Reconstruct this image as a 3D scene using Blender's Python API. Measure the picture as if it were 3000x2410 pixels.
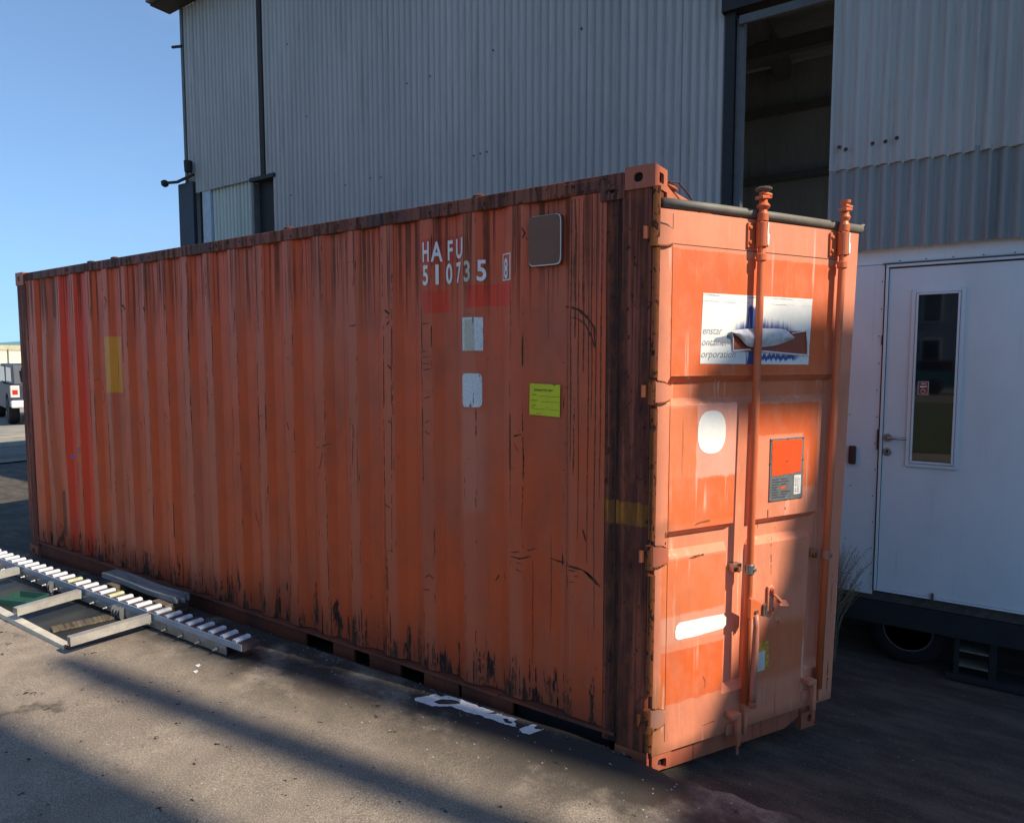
import bpy, bmesh, math, random
from mathutils import Vector, Matrix, noise as mnoise
R = math.radians
random.seed(7)
S = bpy.context.scene
for o in list(bpy.data.objects): bpy.data.objects.remove(o)

# ------------------------------------------------------------------ camera, sky, sun, exposure
cam_d = bpy.data.cameras.new('camera'); cam = bpy.data.objects.new('camera', cam_d)
S.collection.objects.link(cam); S.camera = cam
cam_d.sensor_width = 36; cam_d.lens = 1961.38/3000*36; cam_d.clip_end = 2000; cam_d.clip_start = .05
cam.location = (1.0444, -2.6212, 1.7972)
cam.rotation_euler = (R(90-4.276), R(0.037), R(33.545))
SUN_AZ, SUN_EL = 4.5, 40.0            # azimuth from +X towards +Y
w = bpy.data.worlds.new('World'); S.world = w; w.use_nodes = True
nt = w.node_tree; bgn = nt.nodes['Background']
sky = nt.nodes.new('ShaderNodeTexSky'); sky.sky_type = 'NISHITA'; sky.sun_disc = False
sky.sun_elevation = R(SUN_EL); sky.sun_rotation = R(90-SUN_AZ); sky.air_density = 1.0; sky.dust_density = .1; sky.ozone_density = 2.4; sky.altitude = 300
ma = nt.nodes.new('ShaderNodeVectorMath'); ma.operation = 'MULTIPLY_ADD'; ma.inputs[1].default_value = (.42, .20, .10); ma.inputs[2].default_value = (1, 1, 1)
mn = nt.nodes.new('ShaderNodeVectorMath'); mn.operation = 'DIVIDE'   # soft shoulder: the hazy band near the horizon does not bleach
nt.links.new(sky.outputs[0], ma.inputs[0]); nt.links.new(ma.outputs[0], mn.inputs[1])
tcw = nt.nodes.new('ShaderNodeTexCoord'); mpw = nt.nodes.new('ShaderNodeMapping'); mpw.inputs['Scale'].default_value = (2.2, 3.5, 9); mpw.inputs['Rotation'].default_value = (.25, .2, 0)
cl = nt.nodes.new('ShaderNodeTexNoise'); cl.inputs['Scale'].default_value = 1.3; cl.inputs['Detail'].default_value = 5; cl.inputs['Roughness'].default_value = .6
mr = nt.nodes.new('ShaderNodeMapRange'); mr.interpolation_type = 'SMOOTHSTEP'; mr.inputs['From Min'].default_value = .46; mr.inputs['From Max'].default_value = .8; mr.inputs['To Max'].default_value = .4
mxw = nt.nodes.new('ShaderNodeMix'); mxw.data_type = 'RGBA'; mxw.inputs[7].default_value = (1.6, 2.4, 3.4, 1)
nt.links.new(sky.outputs[0], mn.inputs[0]); nt.links.new(tcw.outputs['Generated'], mpw.inputs[0]); nt.links.new(mpw.outputs[0], cl.inputs['Vector']); nt.links.new(cl.outputs['Fac'], mr.inputs['Value'])
nt.links.new(mr.outputs[0], mxw.inputs[0]); nt.links.new(mn.outputs[0], mxw.inputs[6]); nt.links.new(mxw.outputs[2], bgn.inputs[0]); bgn.inputs[1].default_value = .15
sl = bpy.data.lights.new('sun', 'SUN'); sl.energy = 4.3; sl.angle = R(.53); sl.color = (1, .86, .68)
so = bpy.data.objects.new('sun', sl); S.collection.objects.link(so)
a, e = R(SUN_AZ), R(SUN_EL)
sd = Vector((math.cos(e)*math.cos(a), math.cos(e)*math.sin(a), math.sin(e)))
so.rotation_euler = sd.to_track_quat('Z', 'Y').to_euler(); so.location = sd*60
S.view_settings.view_transform = 'Standard'; S.view_settings.look = 'None'
S.view_settings.gamma = 1; S.view_settings.exposure = 0.74; S.view_settings.use_curve_mapping = False

# ------------------------------------------------------------------ node helpers
def lin(c):
    return tuple(((v/255)/12.92 if v/255 <= .04045 else ((v/255+.055)/1.055)**2.4) for v in c)+(1,)
class NT:
    def __init__(s, name):
        s.m = bpy.data.materials.new(name); s.m.use_nodes = True; s.t = s.m.node_tree
        s.b = s.t.nodes['Principled BSDF']; s._co = None; s._sep = None
    def n(s, k, **kw):
        x = s.t.nodes.new(k)
        for a_, v in kw.items(): setattr(x, a_, v)
        return x
    def l(s, a_, b_): s.t.links.new(a_, b_)
    def co(s):
        if not s._co: s._co = s.n('ShaderNodeTexCoord').outputs['Object']
        return s._co
    def sep(s):
        if not s._sep:
            x = s.n('ShaderNodeSeparateXYZ'); s.l(s.co(), x.inputs[0]); s._sep = x
        return s._sep.outputs
    def math(s, op, a_, b_=None, c=None, clamp=False):
        x = s.n('ShaderNodeMath', operation=op, use_clamp=clamp)
        for i, v in enumerate((a_, b_, c)):
            if v is None: continue
            if isinstance(v, (int, float)): x.inputs[i].default_value = v
            else: s.l(v, x.inputs[i])
        return x.outputs[0]
    def noise(s, scale=(1, 1, 1), detail=4, rough=.55, off=(0, 0, 0), vec=None, dist=0):
        mp = s.n('ShaderNodeMapping'); mp.inputs['Scale'].default_value = scale; mp.inputs['Location'].default_value = off
        s.l(vec or s.co(), mp.inputs[0])
        x = s.n('ShaderNodeTexNoise'); x.inputs['Scale'].default_value = 1; x.inputs['Detail'].default_value = detail
        x.inputs['Roughness'].default_value = rough; x.inputs['Distortion'].default_value = dist
        s.l(mp.outputs[0], x.inputs['Vector']); return x.outputs['Fac']
    def vor(s, scale, off=(0, 0, 0), feature='F1'):
        mp = s.n('ShaderNodeMapping'); mp.inputs['Scale'].default_value = scale; mp.inputs['Location'].default_value = off
        s.l(s.co(), mp.inputs[0])
        x = s.n('ShaderNodeTexVoronoi'); x.feature = feature; x.inputs['Scale'].default_value = 1
        s.l(mp.outputs[0], x.inputs['Vector']); return x
    def ss(s, v, lo, hi):       # smoothstep lo..hi -> 0..1 (may run backwards)
        x = s.n('ShaderNodeMapRange', interpolation_type='SMOOTHSTEP')
        if lo <= hi:
            x.inputs['From Min'].default_value = lo; x.inputs['From Max'].default_value = hi
        else:
            x.inputs['From Min'].default_value = hi; x.inputs['From Max'].default_value = lo
            x.inputs['To Min'].default_value = 1; x.inputs['To Max'].default_value = 0
        s.l(v, x.inputs['Value']); return x.outputs[0]
    def mix(s, f, a_, b_):
        x = s.n('ShaderNodeMix', data_type='RGBA')
        for i, v in ((0, f), (6, a_), (7, b_)):
            if isinstance(v, (int, float)): x.inputs[i].default_value = v
            elif isinstance(v, tuple): x.inputs[i].default_value = v
            else: s.l(v, x.inputs[i])
        return x.outputs[2]
    def bump(s, h, strength=.3, dist=.01):
        x = s.n('ShaderNodeBump'); x.inputs['Strength'].default_value = strength; x.inputs['Distance'].default_value = dist
        s.l(h, x.inputs['Height']); s.l(x.outputs[0], s.b.inputs['Normal'])
    def set(s, col=None, rough=None, metal=None, spec=None):
        for nm, v in (('Base Color', col), ('Roughness', rough), ('Metallic', metal), ('Specular IOR Level', spec)):
            if v is None: continue
            if isinstance(v, (int, float, tuple)): s.b.inputs[nm].default_value = v
            else: s.l(v, s.b.inputs[nm])
    def box(s, x0, x1, z0, z1, soft=.004, wob=.013):
        """soft-edged rectangle in the x-z plane of the object, its edges brushed uneven"""
        if not hasattr(s, '_w'):
            nn = s.noise((18, 18, 18), 3); s._w = s.math('SUBTRACT', nn, .5)
            nn = s.noise((23, 23, 11), 3, off=(5, 2, 9)); s._w2 = s.math('SUBTRACT', nn, .5)
        X = s.math('ADD', s.sep()[0], s.math('MULTIPLY', s._w, wob*2)); Z = s.math('ADD', s.sep()[2], s.math('MULTIPLY', s._w2, wob*2))
        f = s.math('MULTIPLY', s.ss(X, x0-soft, x0+soft), s.ss(X, x1+soft, x1-soft))
        g_ = s.math('MULTIPLY', s.ss(Z, z0-soft, z0+soft), s.ss(Z, z1+soft, z1-soft))
        return s.math('MULTIPLY', f, g_)

RUST_D = (.022, .011, .009, 1); RUST_O = (.11, .036, .012, 1)
FADE = (.52, .108, .046, 1); ORANGE = (.63, .086, .018, 1); PINK = (.70, .25, .145, 1); BRIGHT = (.70, .042, .007, 1)

def simple(name, col, rough=.6, metal=0, var=.25, scale=12, bump=.15, col2=None):
    m = NT(name); n1 = m.noise((scale,)*3, 5); n2 = m.noise((scale*6,)*3, 3, off=(3, 1, 7))
    f = m.ss(m.math('ADD', m.math('MULTIPLY', n1, .7), m.math('MULTIPLY', n2, .3)), .3, .7)
    c2 = col2 or tuple(v*(1-var) for v in col[:3])+(1,)
    m.set(m.mix(f, c2, col[:3]+(1,)), m.math('ADD', m.math('MULTIPLY', n2, .2), rough-.1), metal)
    m.bump(n2, bump, .004); return m.m

def paint(name, base=FADE, base2=ORANGE, patches=(), rust=.5, streak=.5, zlow=None, ridge=None, ztop=None, seed=0, dark=0.0, colmix=(.36, .54), gloss=.42, whitewash=0):
    m = NT(name); o = (seed*3.1, seed*1.7, seed*2.3)
    big = m.noise((2.4, 2.4, .55), 4, off=o); fine = m.noise((60, 60, 40), 3, off=o)
    c = m.mix(m.ss(big, *colmix), base, base2)
    mott = m.noise((7, 7, 4), 6, .6, off=o)
    c = m.mix(m.math('MULTIPLY', m.ss(mott, .35, .7), .35), c, tuple(v*.62 for v in base[:3])+(1,))
    if ridge:
        c0, pitch, hw = ridge
        ph = m.math('SUBTRACT', m.math('PINGPONG', m.math('SUBTRACT', m.sep()[0], c0), pitch/2), 0)
        # distance from a rib centre
        rf = m.ss(ph, hw*1.5, hw*.9)
        tone = m.noise((1/pitch, .1, .5), 2, off=o)
        c = m.mix(m.math('MULTIPLY', m.math('MULTIPLY', rf, .75), m.ss(tone, .3, .6)), c, (base[0]*.97, base[1]*1.1, base[2]*1.2, 1))
    for p in patches:
        c = m.mix(m.math('MULTIPLY', m.box(*p[0], soft=p[2] if len(p) > 2 else .004), p[3] if len(p) > 3 else 1.0), c, p[1])
    if whitewash:
        ck = m.noise((9, 9, 5), 6, .65, off=(5, 1, 8)); c = m.mix(m.math('MULTIPLY', m.ss(ck, .40, .66), .30), c, (.70, .27, .16, 1))
        sc = m.noise((4, 4, 1.4), 6, .7, off=(2, 6, 4)); c = m.mix(m.math('MULTIPLY', m.ss(sc, .52, .74), .4), c, (.34, .11, .055, 1))
        ww = m.math('MULTIPLY', m.ss(m.noise((34, 34, 1.4), 4, off=(9, 4, 2)), .55, .72), m.ss(m.noise((2.6, 2.6, 2.6), 3, off=(1, 8, 3)), .44, .6))
        c = m.mix(m.math('MULTIPLY', ww, whitewash), c, (.75, .48, .36, 1))
    # general dirt film
    dirt = m.noise((3, 3, 1.2), 6, .65, off=(o[0]+4, 2, 1))
    c = m.mix(m.math('MULTIPLY', m.ss(dirt, .45, .8), .3+dark), c, (.10, .045, .032, 1))
    # vertical run streaks
    st = m.noise((38, 38, .9), 4, .6, off=(o[0], o[1]+1, 0)); reg = m.noise((2.6, 2.6, .8), 3, off=(o[0]+7, 3, 1))
    sm = m.math('MULTIPLY', m.ss(st, .66-streak*.08, .74-streak*.06), m.ss(reg, .52-streak*.12, .66-streak*.1))
    if ztop is not None:
        tk = m.ss(m.math('ADD', m.sep()[2], m.math('MULTIPLY', m.noise((30, 30, .4), 2, off=o), .55)), ztop-.25, ztop+.18)
        st2 = m.noise((55, 55, .6), 3, off=(2, o[1]+5, 0))
        sm = m.math('MAXIMUM', sm, m.math('MULTIPLY', tk, m.ss(st2, .48, .62)))
    mask = m.math('MULTIPLY', sm, .72)
    # rust chips
    ch = m.noise((34, 34, 22), 6, .7, off=(o[0]+1, 6, o[2])); cr = m.noise((3.2, 3.2, 1.6), 3, off=(o[0]+11, 1, 5))
    cm = m.math('MULTIPLY', m.ss(ch, .735-rust*.11, .755-rust*.1), m.ss(cr, .5-rust*.15, .56-rust*.13))
    mask = m.math('MAXIMUM', mask, cm)
    if zlow is not None:
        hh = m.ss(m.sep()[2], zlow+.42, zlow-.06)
        lo = m.noise((17, 17, 3.6), 6, .68, off=(3, o[1], 1))
        mask = m.math('MAXIMUM', mask, m.math('MULTIPLY', m.ss(m.math('ADD', lo, m.math('MULTIPLY', hh, .2)), .70, .745), m.ss(hh, 0.02, .25)))
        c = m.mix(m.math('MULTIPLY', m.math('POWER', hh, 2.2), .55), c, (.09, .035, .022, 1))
    if ridge:
        ln = m.math('MULTIPLY', m.ss(ph, hw-.0075, hw-.002), m.ss(ph, hw+.006, hw+.001))
        zn = m.noise((30/pitch*.1, .1, 2.4), 5, .75, off=(o[0], 0, 4))
        mask = m.math('MAXIMUM', mask, m.math('MULTIPLY', ln, m.ss(zn, .545, .60)))
        tick = m.noise((14, 14, 95), 4, .6, off=(1, 2, 8))
        tm = m.math('MULTIPLY', m.math('MULTIPLY', m.ss(tick, .66, .70), m.ss(ph, hw+.012, hw)), m.ss(m.noise((3.7, .2, 2.6), 2, off=(4, 4, 4)), .55, .62))
        mask = m.math('MAXIMUM', mask, m.math('MULTIPLY', tm, .85))
    rc = m.mix(m.ss(m.noise((22, 22, 9), 5, off=(3, 3, 3)), .42, .66), RUST_D, RUST_O)
    c = m.mix(mask, c, rc)
    m.set(c, m.math('ADD', m.math('MULTIPLY', mask, .4), m.math('ADD', m.math('MULTIPLY', mott, .18), gloss-.08)), 0, .4)
    h = m.math('ADD', m.math('MULTIPLY', fine, .25), m.math('MULTIPLY', m.noise((5, 5, 2.5), 3, off=o), 1.6))
    h = m.math('SUBTRACT', h, m.math('MULTIPLY', mask, .35))
    m.bump(h, .35, .008)
    return m.m

# ------------------------------------------------------------------ mesh helpers
COL = S.collection
class MB:
    def __init__(s): s.v = []; s.f = []
    def add(s, vs, fs):
        k = len(s.v); s.v += [tuple(v) for v in vs]; s.f += [tuple(i+k for i in f) for f in fs]; return s
    def box(s, x0, x1, y0, y1, z0, z1):
        vs = [(x, y, z) for z in (z0, z1) for y in (y0, y1) for x in (x0, x1)]
        return s.add(vs, [(0, 2, 3, 1), (4, 5, 7, 6), (0, 1, 5, 4), (1, 3, 7, 5), (3, 2, 6, 7), (2, 0, 4, 6)])
    def obox(s, c, ax, ay, az, hx, hy, hz):      # oriented box
        c = Vector(c); ax = Vector(ax).normalized(); ay = Vector(ay).normalized(); az = Vector(az).normalized()
        vs = [c+ax*hx*i+ay*hy*j+az*hz*k for k in (-1, 1) for j in (-1, 1) for i in (-1, 1)]
        return s.add(vs, [(0, 2, 3, 1), (4, 5, 7, 6), (0, 1, 5, 4), (1, 3, 7, 5), (3, 2, 6, 7), (2, 0, 4, 6)])
    def prism(s, poly, axis, a0, a1):            # poly in the other two axes, extruded along axis
        def P(p, a_):
            return {'y': (p[0], a_, p[1]), 'x': (a_, p[0], p[1]), 'z': (p[0], p[1], a_)}[axis]
        n = len(poly); vs = [P(p, a0) for p in poly]+[P(p, a1) for p in poly]
        return s.add(vs, [tuple(range(n))[::-1], tuple(range(n, 2*n))]+[(i, (i+1) % n, (i+1) % n+n, i+n) for i in range(n)])
    def tube(s, pts, r, n=8, caps=True):
        pts = [Vector(p) for p in pts]; rs = r if isinstance(r, (list, tuple)) else [r]*len(pts)
        rings = []
        for i, p in enumerate(pts):
            d = (pts[min(i+1, len(pts)-1)]-pts[max(i-1, 0)]).normalized()
            u = d.orthogonal().normalized() if i == 0 else (u-d*u.dot(d)).normalized()
            v = d.cross(u); rings.append([p+(u*math.cos(2*math.pi*k/n)+v*math.sin(2*math.pi*k/n))*rs[i] for k in range(n)])
        vs = [q for rg in rings for q in rg]
        fs = [(i*n+k, i*n+(k+1) % n, (i+1)*n+(k+1) % n, (i+1)*n+k) for i in range(len(pts)-1) for k in range(n)]
        if caps: fs += [tuple(range(n))[::-1], tuple(range((len(pts)-1)*n, len(pts)*n))]
        return s.add(vs, fs)
    def lathe(s, prof, c, axis='z', n=20):       # prof: (r, h)
        vs = []
        for r_, h in prof:
            for k in range(n):
                t = 2*math.pi*k/n; p = (r_*math.cos(t), r_*math.sin(t), h)
                if axis == 'y': p = (p[0], p[2], p[1])
                if axis == 'x': p = (p[2], p[0], p[1])
                vs.append(tuple(c[i]+p[i] for i in range(3)))
        m_ = len(prof)
        fs = [(i*n+k, i*n+(k+1) % n, (i+1)*n+(k+1) % n, (i+1)*n+k) for i in range(m_-1) for k in range(n)]
        fs += [tuple(range(n))[::-1], tuple(range((m_-1)*n, m_*n))]
        return s.add(vs, fs)
    def holed(s, u0, u1, v0, v1, hole, P, t):    # plate with a hole; P(u, v, depth) -> point
        k = 32; out = []; inn = []
        cu = sum(h[0] for h in hole)/len(hole); cv = sum(h[1] for h in hole)/len(hole)
        n = len(hole)
        for h in hole:
            du, dv = h[0]-cu, h[1]-cv; ts = []
            if abs(du) > 1e-9: ts.append(((u1 if du > 0 else u0)-cu)/du)
            if abs(dv) > 1e-9: ts.append(((v1 if dv > 0 else v0)-cv)/dv)
            q = min(ts); out.append([cu+du*q, cv+dv*q])
        for cx in ((u0, v0), (u0, v1), (u1, v0), (u1, v1)):   # snap the nearest samples to the corners
            i = min(range(n), key=lambda j: (out[j][0]-cx[0])**2+(out[j][1]-cx[1])**2); out[i] = list(cx)
        vs = [P(x, y, 0) for x, y in out]+[P(x, y, 0) for x, y in hole]+[P(x, y, t) for x, y in hole]+[P(x, y, t) for x, y in out]
        fs = []
        for i in range(n):
            j = (i+1) % n
            fs += [(i, j, j+n, i+n), (i+n, j+n, j+2*n, i+2*n), (i+3*n, j+3*n, j, i)]
        return s.add(vs, fs)
    def build(s, name, mat, parent=None, kind=None, smooth=False, bevel=0, weld=False, loc=None):
        me = bpy.data.meshes.new(name); me.from_pydata(s.v, [], s.f)
        bm = bmesh.new(); bm.from_mesh(me)
        if weld: bmesh.ops.remove_doubles(bm, verts=bm.verts, dist=1e-5)
        bmesh.ops.recalc_face_normals(bm, faces=bm.faces); bm.to_mesh(me); bm.free()
        o = bpy.data.objects.new(name, me); COL.objects.link(o); o.data.materials.append(mat)
        if parent: o.parent = parent
        if kind: o['kind'] = kind
        if smooth: me.shade_smooth()
        if loc: o.location = loc
        if bevel:
            b = o.modifiers.new('bevel', 'BEVEL'); b.width = bevel; b.segments = 2; b.limit_method = 'ANGLE'; b.angle_limit = R(40)
            b.harden_normals = False
        return o
def thing(name, label, cat, loc=(0, 0, 0), rotz=0, group=None):
    o = bpy.data.objects.new(name, None); COL.objects.link(o); o.location = loc; o.rotation_euler = (0, 0, rotz)
    o.empty_display_size = .1
    return tag(o, label, cat, group)
def tag(o, label, cat, group=None):
    o['label'] = label; o['category'] = cat
    if group: o['group'] = group
    return o
def share(src, name_src_parent, **kw): pass
def copy_part(o, parent, **kw):
    c = o.copy(); COL.objects.link(c); c.parent = parent
    for k, v in kw.items(): setattr(c, k, v)
    return c
def copy_tree(o, parent=None):
    c = o.copy(); COL.objects.link(c); c.parent = parent
    for ch in [q for q in bpy.data.objects if q.parent == o]: copy_tree(ch, c)
    return c
def circle(cx, cy, rx, ry, n=20, p=2.0):
    out = []
    for k in range(n):
        t = 2*math.pi*k/n; c, s_ = math.cos(t), math.sin(t)
        out.append((cx+rx*math.copysign(abs(c)**(2/p), c), cy+ry*math.copysign(abs(s_)**(2/p), s_)))
    return out

# ------------------------------------------------------------------ materials
def concrete_mat():
    m = NT('old_concrete')
    big = m.noise((1.1, 1.1, 1), 5, .6); mid = m.noise((7, 7, 7), 5, .6, off=(2, 1, 0)); fine = m.noise((150, 150, 150), 3, .6); fn2 = m.noise((420, 420, 420), 2)
    c = m.mix(m.ss(big, .35, .7), (.27, .225, .175, 1), (.38, .32, .25, 1))
    c = m.mix(m.math('MULTIPLY', m.ss(mid, .32, .68), .6), c, (.19, .16, .128, 1))
    c = m.mix(m.math('MULTIPLY', m.ss(fine, .5, .66), .55), c, (.11, .092, .074, 1))
    c = m.mix(m.math('MULTIPLY', m.ss(fine, .47, .36), .5), c, (.50, .44, .36, 1))
    c = m.mix(m.math('MULTIPLY', m.ss(fn2, .55, .62), .4), c, (.10, .088, .072, 1))
    # old oil stains; along the container its shade is painted in as well
    st = m.noise((2.1, 2.6, 1), 5, .65, off=(7, 3, 0))
    near = m.ss(m.math('ADD', m.sep()[1], m.math('MULTIPLY', m.math('SUBTRACT', big, .5), .5)), -.85, -.22)
    c = m.mix(m.math('MULTIPLY', near, m.ss(st, .28, .52)), c, (.05, .043, .037, 1))
    c = m.mix(m.math('MULTIPLY', m.ss(st, .61, .70), .7), c, (.05, .044, .038, 1))
    sp = m.noise((13, 16, 16), 4, .7, off=(4, 9, 0)); c = m.mix(m.ss(sp, .645, .675), c, (.03, .027, .025, 1))
    # rust wash near the post
    dx = m.math('SUBTRACT', m.sep()[0], .42); dy = m.math('ADD', m.sep()[1], .28)
    rr = m.math('SQRT', m.math('ADD', m.math('MULTIPLY', dx, dx), m.math('MULTIPLY', m.math('MULTIPLY', dy, dy), 2.5)))
    rw = m.math('MULTIPLY', m.ss(m.math('ADD', rr, m.math('MULTIPLY', mid, .25)), .5, .2), .22)
    c = m.mix(rw, c, (.19, .062, .04, 1))
    # white flecks
    vo = m.vor((24, 24, 24)); f1 = m.math('MULTIPLY', m.ss(vo.outputs['Distance'], .10, .05), m.ss(m.noise((1.7, 1.7, 1), 2, off=(3, 3, 3)), .48, .56))
    c = m.mix(f1, c, (.55, .53, .49, 1))
    m.set(c, .88, 0, .25)
    m.bump(m.math('ADD', m.math('ADD', fine, m.math('MULTIPLY', fn2, .35)), m.math('MULTIPLY', mid, 1.2)), .9, .0045)
    return m.m
def asphalt_mat(name='asphalt', col=(.036, .034, .032, 1), col2=(.072, .066, .058, 1)):
    m = NT(name); big = m.noise((.5, .5, .5), 5, .6); fine = m.noise((130, 130, 130), 3); mid = m.noise((3, 8, 4), 6, .65)
    c = m.mix(m.ss(mid, .35, .7), col, col2); c = m.mix(m.math('MULTIPLY', m.ss(fine, .55, .7), .5), c, tuple(v*2.2 for v in col2[:3])+(1,))
    c = m.mix(m.math('MULTIPLY', m.ss(big, .5, .7), .5), c, (.05, .035, .022, 1))
    vo = m.vor((9, 9, 9)); c = m.mix(m.math('MULTIPLY', m.ss(vo.outputs['Distance'], .06, .03), .8), c, (.30, .29, .27, 1))
    m.set(c, .9, 0, .25); m.bump(m.math('ADD', fine, mid), .6, .006); return m.m
def cladding_mat(name='grey_cladding', lo=(.33, .34, .33, 1), hi=(.40, .41, .395, 1)):
    m = NT(name); big = m.noise((.5, .5, .22), 4); st = m.noise((9, 9, .5), 5, .6, off=(1, 4, 0)); sp = m.noise((26, 26, 20), 5, .7)
    c = m.mix(m.ss(big, .35, .65), lo, hi); c = m.mix(m.math('MULTIPLY', m.ss(st, .52, .72), .45), c, tuple(v*.62 for v in lo[:3])+(1,))
    c = m.mix(m.math('MULTIPLY', m.ss(st, .46, .3), .35), c, tuple(min(1, v*1.22) for v in hi[:3])+(1,))
    c = m.mix(m.ss(sp, .745, .765), c, (.03, .02, .015, 1))
    fn = m.noise((60, 60, 3), 4, .6, off=(5, 5, 5)); c = m.mix(m.math('MULTIPLY', m.ss(fn, .5, .7), .3), c, tuple(v*.55 for v in lo[:3])+(1,))
    m.set(c, .62, .1, .35); m.bump(m.noise((8, 8, 3), 3), .15, .006); return m.m
M = {}
M['concrete'] = concrete_mat(); M['asphalt'] = asphalt_mat(); M['yard'] = asphalt_mat('dark_yard', (.050, .044, .038, 1), (.105, .09, .072, 1))
M['road'] = asphalt_mat('pale_road', (.13, .12, .105, 1), (.19, .175, .15, 1)); M['verge'] = simple('dry_verge', (.22, .19, .11), .95, 0, .4, 1.5, col2=(.12, .11, .05, 1))
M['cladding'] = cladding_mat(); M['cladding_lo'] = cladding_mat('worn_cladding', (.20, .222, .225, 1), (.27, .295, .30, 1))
M['cladding_pale'] = cladding_mat('pale_cladding', (.40, .46, .42, 1), (.50, .56, .52, 1))
M['dark'] = simple('dark_steel', (.014, .015, .017), .7); M['black'] = simple('shade_black', (.02, .021, .022), .9)  # the black one paints in the darkness of holes and gaps
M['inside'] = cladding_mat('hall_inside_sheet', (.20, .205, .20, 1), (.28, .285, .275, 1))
M['beam'] = simple('hall_beam', (.11, .11, .105), .9); M['underframe'] = simple('dark_underframe', (.016, .017, .019), .8, 0, .4, 9)  # underframe: near-black with random tone
M['navy'] = simple('navy_sheet', (.022, .034, .055), .6, .1, .3, 3)
M['brown_strip'] = simple('rusty_flashing', (.03, .024, .022), .8, 0, .5, 9); M['trim'] = simple('grey_trim', (.12, .13, .135), .6, .2)
M['white'] = NT('cabin_white'); _m = M['white']
_n = _m.noise((2, 2, 1), 5, .6); _s = _m.noise((30, 30, 1.5), 4, off=(2, 2, 2)); _c = _m.mix(_m.ss(_n, .35, .7), (.60, .67, .70, 1), (.52, .585, .61, 1))
_c = _m.mix(_m.math('MULTIPLY', _m.ss(_s, .6, .75), .25), _c, (.30, .30, .29, 1)); _sp = _m.noise((45, 45, 45), 5, .7, off=(9, 9, 1))
_c = _m.mix(_m.ss(_sp, .75, .77), _c, (.16, .13, .11, 1)); _m.set(_c, .38, 0, .5); _m.bump(_m.noise((16, 16, 9), 4), .12, .004); M['white'] = _m.m
M['metal'] = simple('worn_steel', (.42, .41, .38), .38, .85, .35, 30); M['galv'] = simple('galvanised_steel', (.36, .38, .38), .42, .75, .3, 14)
M['alu'] = simple('pale_aluminium', (.62, .60, .54), .4, .55, .25, 20); M['plastic'] = simple('white_plastic', (.62, .66, .70), .5, 0, .18, 14)
M['old_plastic'] = simple('yellowed_plastic', (.46, .47, .30), .6, 0, .25, 25); M['pvc'] = simple('grey_gasket', (.155, .145, .118), .62, 0, .35, 9)
M['marking'] = simple('white_marking', (.80, .79, .77), .5, 0, .2, 30, .05); M['cream_mark'] = simple('aged_marking', (.56, .53, .42), .5, 0, .3, 30, .05)
M['rubber'] = simple('tyre_rubber', (.014, .014, .015), .8); M['rim'] = simple('dusty_rim', (.22, .19, .15), .7, .2, .4, 20)
M['wood'] = NT('weathered_wood'); _m = M['wood']; _g = _m.noise((3, 50, 50), 6, .65); _m.set(_m.mix(_m.ss(_g, .3, .7), (.13, .13, .13, 1), (.30, .295, .285, 1)), .9, 0, .2); _m.bump(_g, .8, .006); M['wood'] = _m.m
M['timber'] = NT('brown_timber'); _m = M['timber']; _g = _m.noise((50, 3, 50), 6, .65); _m.set(_m.mix(_m.ss(_g, .3, .7), (.045, .037, .026, 1), (.15, .125, .09, 1)), .9, 0, .2); _m.bump(_g, .8, .006); M['timber'] = _m.m
M['rust_line'] = simple('rust_scratch', (.030, .013, .010), .9, 0, .5, 55, col2=(.115, .032, .014, 1))
M['glass'] = NT('dark_pane'); _m = M['glass']; _m.set((.008, .010, .012, 1), .03, 0, .9); M['glass'] = _m.m
M['grass'] = simple('dry_grass', (.36, .28, .18), .9, 0, .4, 40); M['ink'] = simple('black_ink', (.02, .02, .02), .7, 0, .1, 20, 0)

RIB0, PITCH, HW = -.675, .2725, .036
side_patches = [
 ((-5.275, -5.072, .1, 2.6), BRIGHT, .006, .93), ((-5.0, -4.80, .1, 2.6), BRIGHT, .006, .93),
 ((-1.245, -1.0, 2.292, 2.415), (.55, .05, .018, 1), .003, .9),
 ((-1.243, -1.098, 2.042, 2.156), BRIGHT, .003, .95), ((-.966, -.707, 2.059, 2.167), BRIGHT, .003, .95),
 ((-4.535, -4.335, 1.557, 1.99), (.62, .23, .012, 1), .003, 1.0),
 ((-1.0, -.87, 1.05, 1.56), (.58, .24, .16, 1), .03, .28)]
M['side'] = paint('container_side_paint', FADE, ORANGE, side_patches, rust=.42, streak=.5, zlow=.16, ridge=(RIB0, PITCH, HW), ztop=2.45, seed=1, dark=.05)
M['post'] = paint('rusty_post_paint', (.25, .052, .030, 1), (.34, .075, .036, 1), [((-.185, -.135, 0, 2.6), (.03, .014, .010, 1), .02, .8), ((-.213, .02, 1.10, 1.20), (.55, .20, .012, 1), .004, .9)], rust=1.35, streak=3.6, seed=3, dark=.35, gloss=.55)
M['rail'] = paint('rusty_rail_paint', (.085, .030, .024, 1), (.24, .065, .034, 1), rust=1.5, streak=2.4, seed=5, dark=.4, gloss=.6)
M['lowrail'] = paint('dirty_rail_paint', (.12, .036, .022, 1), (.22, .055, .026, 1), rust=.9, streak=.7, seed=6, dark=.3, gloss=.6)
M['casting'] = paint('casting_paint', (.52, .17, .09, 1), (.40, .11, .06, 1), rust=.85, streak=.9, seed=8, gloss=.55)
M['hinge'] = paint('rust_bare', (.46, .15, .022, 1), (.26, .07, .02, 1), rust=1.7, streak=1.3, seed=9, gloss=.7)
DO = (.68, .125, .028, 1); DO2 = (.66, .17, .06, 1)
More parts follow.
